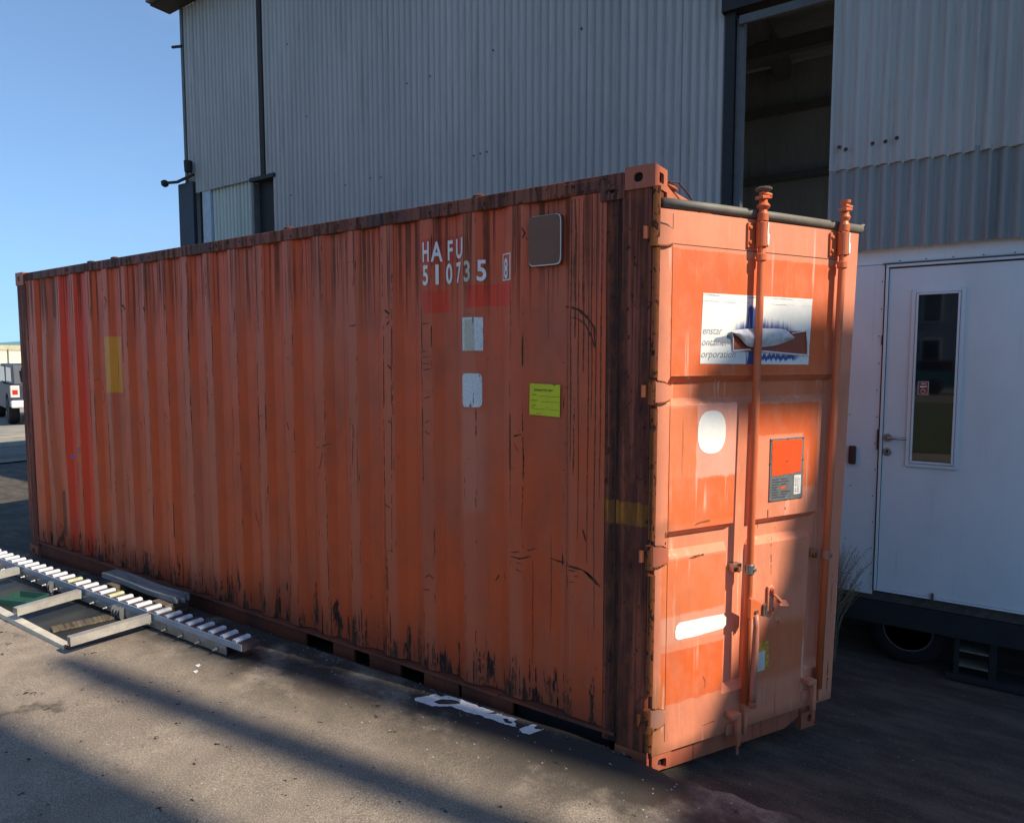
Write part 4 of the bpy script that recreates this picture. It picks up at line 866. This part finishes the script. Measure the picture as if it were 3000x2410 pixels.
lpart('hasp', M['worn_rod'], lambda m: (m.obox((x+.186, -.032, .704), (.35, -.6, -.6), (1, .5, 0), (0, .7, -.7), .030, .012, .004), m.obox((x+.206, -.048, .676), (1, -.3, -.1), (.2, .8, .6), (0, -.6, .8), .024, .018, .004)), bevel=.002)
lpart('spare_bolt', M['leaf'], lambda m: (m.lathe([(.018, 0), (.016, -.004), (.010, -.006), (.009, -.014)], (us(.775, .57), 0, .575), 'y', 12)))
# consolidated plate
def zq(u, z): return us(u, z)
pu0, pu1, pz0, pz1 = .675, .893, 1.150, 1.443
lpart('data_plate', M['galv'], lambda m: m.box(pu0, pu1, -.005, 0, pz0, pz1), bevel=.001)
lpart('plate_paint', simple('plate_orange', (.72, .085, .012), .45, 0, .15, 10), lambda m: m.prism(rough_outline([(pu0+.010, 1.268), (pu1-.018, 1.275), (pu1-.012, pz1-.010), (pu0+.008, pz1-.008)], .006, .014), 'y', -.0062, -.0048))
lpart('plate_paint', bpy.data.materials['plate_orange'], lambda m: m.prism(rough_outline([(.745, 1.205), (.775, 1.205), (.775, 1.217), (.742, 1.215)], .004, .01), 'y', -.0058, -.0048))
lpart('barcode_label', M['marking'], lambda m: m.box(.832, .876, -.0062, -.005, 1.172, 1.262))
rs = random.Random(8)
lpart('barcode', M['ink'], lambda m: [m.box(.836, .850, -.0068, -.0062, z, z+rs.uniform(.001, .003)) for z in [1.178+.006*i for i in range(13)]]+[m.box(.856, .8585, -.0068, -.0062, 1.178, 1.255)]+[m.box(.864, .867, -.0068, -.0062, 1.178+.012*i, 1.186+.012*i) for i in range(6)])
lpart('plate_text', M['dark'], lambda m: [m.box(.690+.0*i, .690+rs.uniform(.03, .06), -.0056, -.005, 1.165+.012*i, 1.168+.012*i) for i in range(8)]+[m.box(.748, .748+rs.uniform(.03, .06), -.0056, -.005, 1.165+.012*i, 1.168+.012*i) for i in range(8) if i not in (3, 4)])
for i, (u, z) in enumerate(((pu0+.006, pz0+.006), (pu1-.006, pz0+.006), (pu0+.006, pz1-.006), (pu1-.006, pz1-.006), (.784, pz1-.005), (.784, pz0+.006), (.784, 1.335), (pu0+.004, 1.33), (pu1-.004, 1.335))):
    if i == 0: mb = MB(); mb.lathe([(.005, 0), (.004, -.003)], (0, 0, 0), 'y', 8); pr = mb.build('plate_rivet', M['metal'], L, loc=(u, -.005, z))
    else: copy_part(pr, L, location=(u, -.005, z))
# signs and painted shapes on the leaf
def lflat(name, mat, polys, y=-.0012):
    bm = polybm(polys)
    for v in bm.verts: v.co.y = y
    for f in bm.faces:
        f.normal_update()
        if f.normal.y > 0: f.normal_flip()
    me = bpy.data.meshes.new(name); bm.to_mesh(me); bm.free(); o = bpy.data.objects.new(name, me); COL.objects.link(o); me.materials.append(mat); o.parent = L; return o
def sign_mat():
    m = NT('weathered_sign'); X, _, Z = m.sep()
    n1 = m.noise((6, 6, 6), 5, .6); st = m.noise((70, 70, 7), 5, .7); cr = m.noise((9, 9, 9), 4, .6, dist=.6)
    c = m.mix(m.ss(n1, .35, .7), (.80, .80, .74, 1), (.68, .70, .68, 1))
    ln = m.math('MULTIPLY', m.ss(cr, .497, .5), m.ss(cr, .503, .5)); c = m.mix(m.math('MULTIPLY', ln, .45), c, (.3, .32, .33, 1))
    # blue ink that has bled through round the tear
    nz = m.math('MULTIPLY', m.math('SUBTRACT', st, .5), .08)
    d1 = m.math('ABSOLUTE', m.math('SUBTRACT', X, .62)); hgt = m.math('SUBTRACT', 1.985, m.math('MULTIPLY', m.math('MULTIPLY', d1, d1), .9))
    b1 = m.math('MULTIPLY', m.ss(m.math('SUBTRACT', Z, m.math('ADD', hgt, nz)), .014, -.04), m.ss(Z, 1.90, 1.93))
    b1 = m.math('MULTIPLY', b1, m.math('MULTIPLY', m.ss(X, .42, .47), m.ss(X, .83, .76)))
    b2 = m.math('MULTIPLY', m.ss(m.math('ADD', X, nz), .505, .525), m.ss(m.math('ADD', X, nz), .575, .56)); b2 = m.math('MULTIPLY', b2, m.ss(m.math('SUBTRACT', Z, nz), 2.05, 2.03))
    b3 = m.math('MULTIPLY', m.ss(m.math('ADD', Z, nz), 1.832, 1.824), m.math('MULTIPLY', m.ss(X, .52, .53), m.ss(X, .86, .80))); b3 = m.math('MULTIPLY', b3, m.ss(m.math('ADD', Z, nz), 1.80, 1.808))
    bb = m.math('MAXIMUM', m.math('MAXIMUM', b1, b2), b3)
    c = m.mix(bb, c, (.035, .065, .26, 1))
    for z in (2.078, 2.052, 1.870):
        dl_ = m.math('ABSOLUTE', m.math('SUBTRACT', Z, z)); g_ = m.math('MULTIPLY', m.ss(dl_, .0028, .0012), m.ss(m.noise((14, 14, 300), 3, off=(z, 1, 2)), .5, .54)); c = m.mix(m.math('MULTIPLY', g_, .8), c, (.05, .06, .10, 1))
    m.set(c, .5); m.bump(n1, .2, .003); return m.m
lflat('sign_panel', sign_mat(), [rough_outline([(.256, 2.086), (.923, 2.087), (.908, 1.781), (.247, 1.787)], .0015, .03)])
lflat('sign_tear', simple('bare_red_paint', (.33, .062, .024), .5, 0, .2, 8), [[(.42, 1.928), (.886, 1.938), (.900, 1.826), (.429, 1.842)]], -.002)
lflat('grey_patch', simple('grey_patch', (.22, .26, .32), .6), [rough_outline([(.317, 1.881), (.326, 1.896), (.414, 1.912), (.425, 1.88), (.412, 1.874)], .002, .01)], -.002)
# curled flap of torn sheet
mb = MB(); top = [(.40, 1.926), (.44, 1.934), (.50, 1.940), (.56, 1.943), (.62, 1.944), (.68, 1.945), (.73, 1.944), (.76, 1.936), (.78, 1.915)]; bot = [(.425, 1.914), (.458, 1.903), (.487, 1.868), (.52, 1.856), (.60, 1.860), (.66, 1.866), (.71, 1.875), (.75, 1.886), (.784, 1.897)]
vs = []
for t in range(7):
    for (a_, b_) in zip(top, bot):
        f = t/6; y = -.006-.016*math.sin(math.pi*f)-.016*abs(mnoise.noise(Vector((a_[0]*55, f*7, 1))))-.006*f
        vs.append((a_[0]+(b_[0]-a_[0])*f+.003*mnoise.noise(Vector((a_[0]*30, f*6, 4))), y, a_[1]+(b_[1]-a_[1])*f+.002*mnoise.noise(Vector((a_[0]*60, f*7, 9)))))
mb.add(vs, [(t*9+i, t*9+i+1, (t+1)*9+i+1, (t+1)*9+i) for t in range(6) for i in range(8)])
fl = mb.build('torn_flap', simple('crumpled_sheet', (.62, .64, .66), .6, 0, .35, 40, .6), L, smooth=True); fl.data.shade_flat(); sdm = fl.modifiers.new('s', 'SUBSURF'); sdm.levels = 1; sdm.render_levels = 1
lpart('tear_edge', M['marking'], lambda m: (m.tube([(.421, -.006, 1.925), (.426, -.009, 1.885), (.430, -.005, 1.842)], .0032, 6), m.tube([(.428, -.004, 1.842), (.52, -.009, 1.848), (.53, -.008, 1.848)], .0038, 6), m.tube([(.60, -.006, 1.842), (.75, -.009, 1.832), (.905, -.005, 1.824)], .0042, 6), m.tube([(.884, -.005, 1.945), (.890, -.009, 1.885), (.898, -.005, 1.828)], .0045, 6), m.tube([(.79, -.005, 1.925), (.84, -.008, 1.932), (.885, -.005, 1.938)], .003, 6)))
gry = simple('faded_lettering', (.27, .25, .26), .6, 0, .25, 60, 0)
for _i in (('enstar', .258, 1.913, .0335, .95), ('ontainer', .254, 1.864, .0335, .95), ('orporation', .252, 1.813, .0335, .98)): sheet_text([_i], 'faded_lettering', L, gry, -.0022, shear=.25, bold=-.006)
cmat = simple('oval_white', (.88, .87, .80), .5, 0, .12, 9, .1)
lflat('oval_decal', cmat, [rough_outline(circle(.322, 1.490, .080, .094, 44, 2.5), .0012, .02)])
lflat('pill_decal', cmat, [rough_outline([(.140, .602), (.155, .592), (.25, .590), (.38, .596), (.415, .598), (.430, .612), (.430, .645), (.412, .664), (.30, .668), (.16, .668), (.143, .655), (.138, .63)], .0015, .01)])
lflat('yellow_sticker', lw2, [rough_outline([(.630, .485), (.70, .488), (.708, .36), (.632, .345)], .003, .01)])
bpy.data.objects['yellow_sticker'].data.materials[0] = simple('yellow_remnant', (.85, .42, .06), .7, 0, .6, 50)
lflat('pale_sticker', simple('pale_green_paper', (.72, .70, .60), .7), [[(.632, .442), (.678, .444), (.678, .348), (.632, .348)]], -.002)
# rust marks on the leaf
qs = []
for i, (pts, w_) in enumerate([([(.235, 1.090), (.27, 1.098), (.335, 1.100)], 9), ([(.21, .945), (.25, .950), (.315, .955)], 9), ([(.36, 1.745), (.362, 1.735)], 5), ([(.70, .99), (.702, .90), (.705, .80)], 3), ([(.672, 1.14), (.674, 1.06)], 5), ([(.785, 1.14), (.784, 1.04)], 5), ([(.30, .40), (.315, .37), (.31, .34)], 2), ([(.08, 1.09), (.075, 1.02), (.08, .95)], 8), ([(.075, .30), (.08, .26), (.09, .22)], 9), ([(.30, .17), (.40, .175)], 4), ([(1.12, .30), (1.118, .20), (1.115, .15)], 7), ([(1.13, .75), (1.125, .5)], 3)]): qs += ribbon(pts, w_, i)
bm = quadbm(qs)
for v in bm.verts: v.co.y = -.0012
me = bpy.data.meshes.new('rust_marks'); bm.to_mesh(me); bm.free(); o = bpy.data.objects.new('rust_marks', me); COL.objects.link(o); me.materials.append(M['hinge']); o.parent = L; o['kind'] = 'stuff'

# timber packing under the low corner
mb = MB(); mb.box(-.14, .14, -.09, .09, -.09, .09)
tb = mb.build('timber_block', M['timber'], bevel=.006, loc=(-.1, 2.33, -.095)); tag(tb, 'brown timber block packing up the rear container corner', 'timber block')

# ------------------------------------------------------------------ plank on its block
pk = thing('grey_plank', 'weathered grey plank lying along the foot of the container', 'plank', (-3.75, -.17, .20))
mb = MB(); n = 14; vs = []
for i in range(n+1):
    x = -.49+.98*i/n; w_ = .055; z = .004*math.sin(i*.5)
    vs += [(x, -w_, z-.018), (x, w_, z-.018), (x, w_+.004*mnoise.noise(Vector((i, 1, 1))), z+.020), (x, -w_, z+.020)]
mb.add(vs, [(i*4+j, i*4+(j+1) % 4, (i+1)*4+(j+1) % 4, (i+1)*4+j) for i in range(n) for j in range(4)]+[(0, 3, 2, 1), (n*4, n*4+1, n*4+2, n*4+3)])
mb.build('board', M['wood'], pk, bevel=.002)
for y, dx in ((-.045, .03), (-.01, .055), (.03, .035)):
    mb = MB(); mb.prism([(.48, y-.012), (.49+dx*.6, y-.010), (.49+dx, y), (.49+dx*.5, y+.012), (.48, y+.013)], 'z', -.014, .012); mb.build('splinter', M['wood'], pk)
for (x, y, sx) in ((-3.36, -.18, .09), (-4.02, -.17, .06)):
    zt = .18; zb = sz(x); mb = MB(); h = (zt-zb)/2; mb.box(-sx, sx, -.10, .06, -h, h)
    o = mb.build('timber_block', M['timber'], bevel=.004, loc=(x, y, zb+h))
    tag(o, 'timber block under the splintered right end of the grey plank' if x > -3.5 else 'small timber block under the left end of the grey plank', 'timber block')

# ------------------------------------------------------------------ roller frame on the apron
fr_o = (-3.9, -.38, .20)
rl = thing('roller_frame', 'low steel frame with row of white plastic blocks lying by the container', 'roller frame', fr_o)
OX, OY, OZ = fr_o
# rail runs from the far left to the near right: centre line
A = Vector((-5.60, -.42)); B = Vector((-2.24, -.352)); dr = (B-A).normalized(); nr = Vector((-dr.y, dr.x)); LEN = (B-A).length; ang = math.atan2(dr.y, dr.x)
def W(t, s_, z): p = A+dr*t+nr*s_; return (p.x-OX, p.y-OY, z-OZ)
redbrown = simple('primer_red_channel', (.085, .052, .055), .7, 0, .3, 10)
def railbox(name, mat, t0, t1, s0, s1, z0, z1, bevel=0):
    mb = MB(); vs = [W(t, s_, z) for z in (z0, z1) for s_ in (s0, s1) for t in (t0, t1)]
    mb.add(vs, [(0, 2, 3, 1), (4, 5, 7, 6), (0, 1, 5, 4), (1, 3, 7, 5), (3, 2, 6, 7), (2, 0, 4, 6)]); return mb.build(name, mat, rl, bevel=bevel)
railbox('rail_channel', redbrown, -.6, LEN, -.055, .055, .165, .196, .002)
railbox('rail_lip', simple('pale_blue_steel', (.34, .42, .52), .45, .4), -.6, LEN-.01, -.064, -.056, .17, .206, .001)
railbox('rail_web', M['galv'], -.6, LEN-.15, -.062, -.056, .115, .168)
bk = None; nb = 33
for i in range(nb):
    t = .02-.45+i*(LEN+.42)/nb+.03
    if bk is None:
        mb = MB(); P = [(-.020, 0), (.020, 0), (.020, .010), (.012, .018), (-.012, .018), (-.020, .010)]; vs = [(p[0], y, p[1]) for y in (-.048, .050) for p in P]
        mb.add(vs, [(0, 1, 2, 3, 4, 5), tuple(range(6, 12))[::-1]]+[(j, (j+1) % 6, (j+1) % 6+6, j+6) for j in range(6)])
        bk = mb.build('slide_block', M['plastic'], rl, bevel=.002); o = bk
    else: o = copy_part(bk, rl)
    o.location = W(t, 0, .197); o.rotation_euler = (0, 0, ang+R(random.uniform(-2, 2)))
    if i in (15, 20): o.data = o.data.copy(); o.data.materials[0] = M['old_plastic']; o['label'] = 'yellowed white slide block'
bl = None
for i in range(20):
    t = -.2+i*.175
    if t > LEN-.2: break
    if bl is None:
        mb = MB(); mb.lathe([(.005, -.030), (.005, -.014), (.011, -.014), (.011, -.004), (.014, -.004), (.014, 0)], (0, 0, 0), 'y', 8); bl = mb.build('bolt', M['metal'], rl); o = bl
    else: o = copy_part(bl, rl)
    o.location = W(t, -.063, .135); o.rotation_euler = (0, 0, ang)
for t in (2.02, 2.09, 1.12):           # hanging clevis brackets
    for ds in (0, .030):
        mb = MB(); c = W(t+ds, -.075, .15); P = circle(0, -.01, .022, .042, 16, 2.3)
        mb.add([(c[0]-.002, c[1]+p[0], c[2]+p[1]) for p in P]+[(c[0]+.002, c[1]+p[0], c[2]+p[1]) for p in P], [tuple(range(16))[::-1], tuple(range(16, 32))]+[(j, (j+1) % 16, (j+1) % 16+16, j+16) for j in range(16)])
        mb.build('clevis_plate', M['galv'], rl)
    mb = MB(); c = W(t+.015, -.08, .092); pts = [(c[0]+.024*math.cos(q), c[1]+.016*math.sin(q), c[2]) for q in [2*math.pi*k_/14 for k_ in range(15)]]; mb.tube(pts, .0028, 6, False); mb.build('clevis_ring', M['metal'], rl)
def crossbeam(p0, p1, zt, h, w_, mat, name):
    a_ = Vector(p0); b_ = Vector(p1); d = (b_-a_).normalized(); nn = Vector((-d.y, d.x)); mb = MB()
    def bx(s0, s1, z0, z1):
        vs = [((p+nn*s_).x-OX, (p+nn*s_).y-OY, z-OZ) for z in (z0, z1) for s_ in (s0, s1) for p in (a_, b_)]
        mb.add(vs, [(0, 2, 3, 1), (4, 5, 7, 6), (0, 1, 5, 4), (1, 3, 7, 5), (3, 2, 6, 7), (2, 0, 4, 6)])
    bx(-w_/2, w_/2, zt-.004, zt); bx(-w_/2, -w_/2+.004, zt-h, zt-.0041); bx(w_/2-.004, w_/2, zt-h, zt-.0041); return mb.build(name, mat, rl)
crossbeam((-3.99, -.87), (-4.02, -.475), .205, .052, .05, M['alu'], 'cross_beam'); crossbeam((-3.19, -.895), (-3.16, -.445), .205, .052, .05, M['alu'], 'cross_beam'); crossbeam((-4.95, -.88), (-4.99, -.49), .205, .052, .05, M['alu'], 'cross_beam')
mb = MB(); mb.prism([(-5.6-OX, -.865-OY), (-3.30-OX, -.878-OY), (-3.34-OX, -.835-OY), (-5.6-OX, -.80-OY)], 'z', .085-OZ, .118-OZ); mb.build('outer_rail', simple('cream_rail', (.62, .58, .48), .6, .05), rl, bevel=.002)
# greenish crate and added dark sheet for the unlit pit inside the frame
mb = MB(); g = (-4.45, -.66); zb = sz(g[0])
mb.box(-.13, .13, -.09, .09, 0, .006); mb.box(-.13, .13, -.09, -.084, .006, .05); mb.box(-.13, .13, .084, .09, .006, .05); mb.box(-.13, -.124, -.083, .083, .006, .05); mb.box(.124, .13, -.083, .083, .006, .05)
o = mb.build('plastic_tray', simple('green_plastic', (.02, .075, .062), .5), loc=(g[0], g[1], zb+.001)); o.rotation_euler = (0, 0, R(20)); tag(o, 'shallow green plastic tray inside the roller frame', 'tray')
pit_dark = simple('pit_shade_dark', (.022, .027, .030), .5, 0, .4, 5)  # dark colour stands in for the unlit pit under the frame
mb = MB(); mb.add([(-5.4, -.88, sz(-5.4)+.006), (-3.28, -.86, sz(-3.28)+.006), (-3.2, -.42, sz(-3.2)+.006), (-5.4, -.44, sz(-5.4)+.006), (-5.4, -.88, sz(-5.4)+.001), (-3.28, -.86, sz(-3.28)+.001), (-3.2, -.42, sz(-3.2)+.001), (-5.4, -.44, sz(-5.4)+.001)], [(0, 1, 2, 3), (0, 4, 5, 1), (1, 5, 6, 2), (2, 6, 7, 3), (3, 7, 4, 0)])
o = mb.build('pit_dark_sheet', pit_dark); tag(o, 'dark sheet added for the unlit pit under the roller frame', 'mat')
mb = MB(); mb.box(-.20, .20, -.05, .05, 0, .014); o = mb.build('timber_batten', M['timber'], bevel=.003, loc=(-3.62, -.60, sz(-3.6)+.008)); o.rotation_euler = (0, 0, R(75)); tag(o, 'flat timber batten lying across the dark sheet inside the frame', 'batten')
# broken glass bits and rag by the rail
mb = MB(); rs = random.Random(31)
for i in range(60):
    x = rs.uniform(-4.75, -4.0); y = rs.uniform(-.24, -.12); s_ = rs.uniform(.003, .010); z = sz(x)+.002
    if i < 8: x = -4.45+i*.03; y = -.20-i*.004; s_ = .016
    mb.add([(x-s_, y-s_*.5, z), (x+s_, y-s_*.3, z+s_*.4), (x+s_*.4, y+s_*.7, z+s_*.6), (x-s_*.5, y+s_*.4, z+.001)], [(0, 1, 2, 3)])
mb.build('debris', M['plastic'], kind='stuff')

# ------------------------------------------------------------------ far background
def pickup(name, label, loc, rot, body, scale=1):
    t = thing(name, label, 'pickup', loc, rot)   # rear at x=0, front towards +x, near side at y=0
    bm_ = simple(name+'_body', body, .55, 0, .15, 2)
    mb = MB(); mb.prism([(0, .55), (0, 1.12), (1.7, 1.12), (1.72, 1.15), (3.3, 1.15), (3.5, 1.10), (4.9, 1.02), (5.0, .8), (5.0, .45), (4.6, .42), (4.55, .7), (4.35, .86), (4.05, .86), (3.85, .7), (3.8, .42), (1.35, .42), (1.3, .7), (1.1, .86), (.8, .86), (.6, .7), (.55, .5)], 'y', 0, 1.8); mb.build('body', bm_, t, bevel=.03)
    mb = MB(); mb.prism([(1.75, 1.15), (1.85, 1.68), (3.1, 1.70), (3.75, 1.15)], 'y', .08, 1.72); mb.build('cab', bm_, t, bevel=.04)
    mb = MB(); mb.prism([(.05, 1.12), (.15, 1.66), (1.70, 1.68), (1.72, 1.12)], 'y', .07, 1.73); mb.build('canopy', simple('dark_canopy', (.035, .05, .075), .5), t, bevel=.03)
    for y in (.068, 1.732): mb = MB(); mb.prism([(.35, 1.20), (.40, 1.58), (1.50, 1.60), (1.55, 1.20)], 'y', y-.006, y+.006); mb.build('side_window', M['glass'], t)
    for y in (.078, 1.722): mb = MB(); mb.prism([(1.95, 1.18), (2.0, 1.60), (3.0, 1.62), (3.5, 1.18)], 'y', y-.006, y+.006); mb.build('door_window', M['glass'], t)
    mb = MB(); mb.box(.02, .035, .25, 1.55, 1.22, 1.58); mb.build('rear_window', M['glass'], t)
    for y in (.0, 1.62): mb = MB(); mb.box(-.03, .10, y-.008, y+.19, .78, 1.10); tl = mb.build('tail_light', simple('lamp_white', (.7, .62, .58), .3), t, bevel=.01); mb = MB(); mb.box(-.036, -.031, y+.03, y+.15, .86, .98); mb.build('red_lens', simple('red_lens', (.45, .03, .02), .3), tl)
    mb = MB(); mb.box(-.16, .02, -.02, 1.82, .50, .70); mb.build('bumper', simple('white_bumper', (.75, .76, .78), .35), t, bevel=.04)
    for (x, y) in ((.95, .12), (.95, 1.68), (4.2, .12), (4.2, 1.68)): wheel(t, (x, y, .38), .38, .24)
    return t
pk_t = pickup('parked_pickup', 'blue pickup with dark canopy parked beyond the far end of the container', (-20.2, 4.95, .05), R(180-14), (.018, .032, .06))
pk_t.scale = (1, -1, 1)
mb = MB()
far = thing('reefer_box', 'cream white container box standing behind the pickup', 'container', (-30, 10.5, 0), R(-8))
mb.box(-6, 0, -2.6, 0, .1, 2.45); mb.build('box_body', simple('cream_box', (.70, .66, .50), .6, 0, .12, 1), far)
mb = MB(); mb.box(0, .03, -2.6, 0, 2.25, 2.45); mb.box(0, .03, -2.6, -2.5, .1, 2.25); mb.box(0, .03, -.1, 0, .1, 2.25); mb.build('end_frame', simple('cream_frame', (.50, .46, .32), .7), far)
for y in (-2.0, -1.3, -.6): mb = MB(); mb.tube([(.04, y, .3), (.04, y, 2.3)], .025, 6); mb.build('door_rod', M['galv'], far)
gc = thing('grey_box', 'pale blue grey container left of the cream box', 'container', (-30.5, 7.6, 0), R(-8))
mb = MB(); mb.box(-6, 0, -3.5, 0, .1, 2.25); mb.build('box_body', simple('pale_blue_box', (.36, .43, .50), .6, 0, .1, 1), gc); mb = MB(); mb.box(-.02, .02, -3.5, 0, 2.25, 2.32); mb.build('top_rail', M['trim'], gc)
wh = thing('green_roofed_warehouse', 'distant grey warehouse with green fascia beyond the parked pickup', 'building', (-45, 13.6, 0))
mb = MB(); mb.box(-20, 0, .3, 25, 0, 4.9); mb.build('wall', simple('far_wall', (.42, .50, .52), .7, 0, .1, .6), wh)
mb = MB(); mb.add([(.4, -.2, 4.4), (.4, 12.5, 4.4), (.4, 12.5, 9.5), (.4, -.2, 6.2), (-20, -.2, 4.4), (-20, 12.5, 4.4), (-20, 12.5, 9.5), (-20, -.2, 6.2)], [(0, 1, 2, 3), (4, 7, 6, 5), (0, 3, 7, 4), (3, 2, 6, 7), (1, 5, 6, 2), (0, 4, 5, 1)]); mb.build('roof_fascia', simple('green_fascia', (.12, .27, .27), .6, 0, .12, .8), wh)
wh.scale = (1, 1, .42)

# ------------------------------------------------------------------ street side behind the camera (seen in the cabin door glass, with added shade blocks beside it)
mb = MB(); mb.add([(-30, -24, .16), (30, -24, .16), (30, -7, .16), (-30, -7, .16)], [(0, 1, 2, 3)]); mb.build('grass_verge', simple('rough_grass', (.09, .10, .025), .95, 0, .6, 6, .8, (.035, .05, .012, 1)), kind='structure')
mb = MB(); mb.add([(-60, -40, .165), (60, -40, .165), (60, -24, .165), (-60, -24, .165)], [(0, 1, 2, 3)]); mb.build('pavement', M['road'], kind='structure')
oh = thing('street_house', 'grey house across the street with tall windows', 'house', (0, -42, 0))
mb = MB(); mb.box(-15, 15, -8, 0, 0, 11); mb.build('wall', simple('house_wall', (.22, .26, .32), .8, 0, .1, .5), oh)
for x in (-2.6, -.9, 3.2, 6):
    for z in (1.0, 4.2, 7.2):
        mb = MB(); mb.box(x, x+1.1, 0, .04, z, z+2.2); f = mb.build('window', M['marking'], oh); mb = MB(); mb.box(x+.08, x+1.02, .041, .06, z+.08, z+2.12); mb.build('pane', M['glass'], f)
pk2 = pickup('parked_pickup', 'green pickup parked across the street by the grey house', (-.8, -33, .17), R(0), (.02, .16, .15))

# added unseen blocks to the right, shaped only to throw the shade bands
st = thing('shade_block', 'added block outside the view, shaped to throw the shade bands', 'building', (12, .472, 0))
brick = simple('shade_block_render', (.72, .66, .58), .9, 0, .2, 2)
mb = MB(); mb.prism([(-1.8, 0), (3.4, 0), (3.4, 10.05), (-1.8, 10.05)], 'x', 0, 6); mb.build('wall', brick, st)
mb = MB(); mb.box(.0, .5, -.30, -.135, 10.05, 12.9); mb.build('shade_post_thin', M['galv'], st)
mb = MB(); mb.box(.0, .6, .265, .475, 10.05, 12.95); mb.build('shade_post_wide', brick, st)
mb = MB(); mb.box(-.0, 1.2, -1.75, -.70, 10.05, 13.65); mb.build('shade_slab', brick, st)
occ = [(3.0, 5.0), (3.0, 6.45), (1.512, 6.526), (1.277, 6.67), (1.025, 6.757), (.856, 6.763), (.704, 6.727), (.658, 6.693), (.66, 6.619), (.732, 6.551), (1.019, 6.396), (1.271, 6.252), (1.294, 6.149), (1.259, 5.922), (1.207, 5.81), (1.127, 5.641), (1.113, 5.483), (1.008, 5.381), (.966, 5.295), (.80, 5.19), (.7, 5.0)]
mb = MB(); mb.prism([(a_, b_+5.05) for a_, b_ in occ], 'x', 0, .12); mb.build('shade_outline', brick, st)  # added outline, shaped to the shade wanted on the door leaf
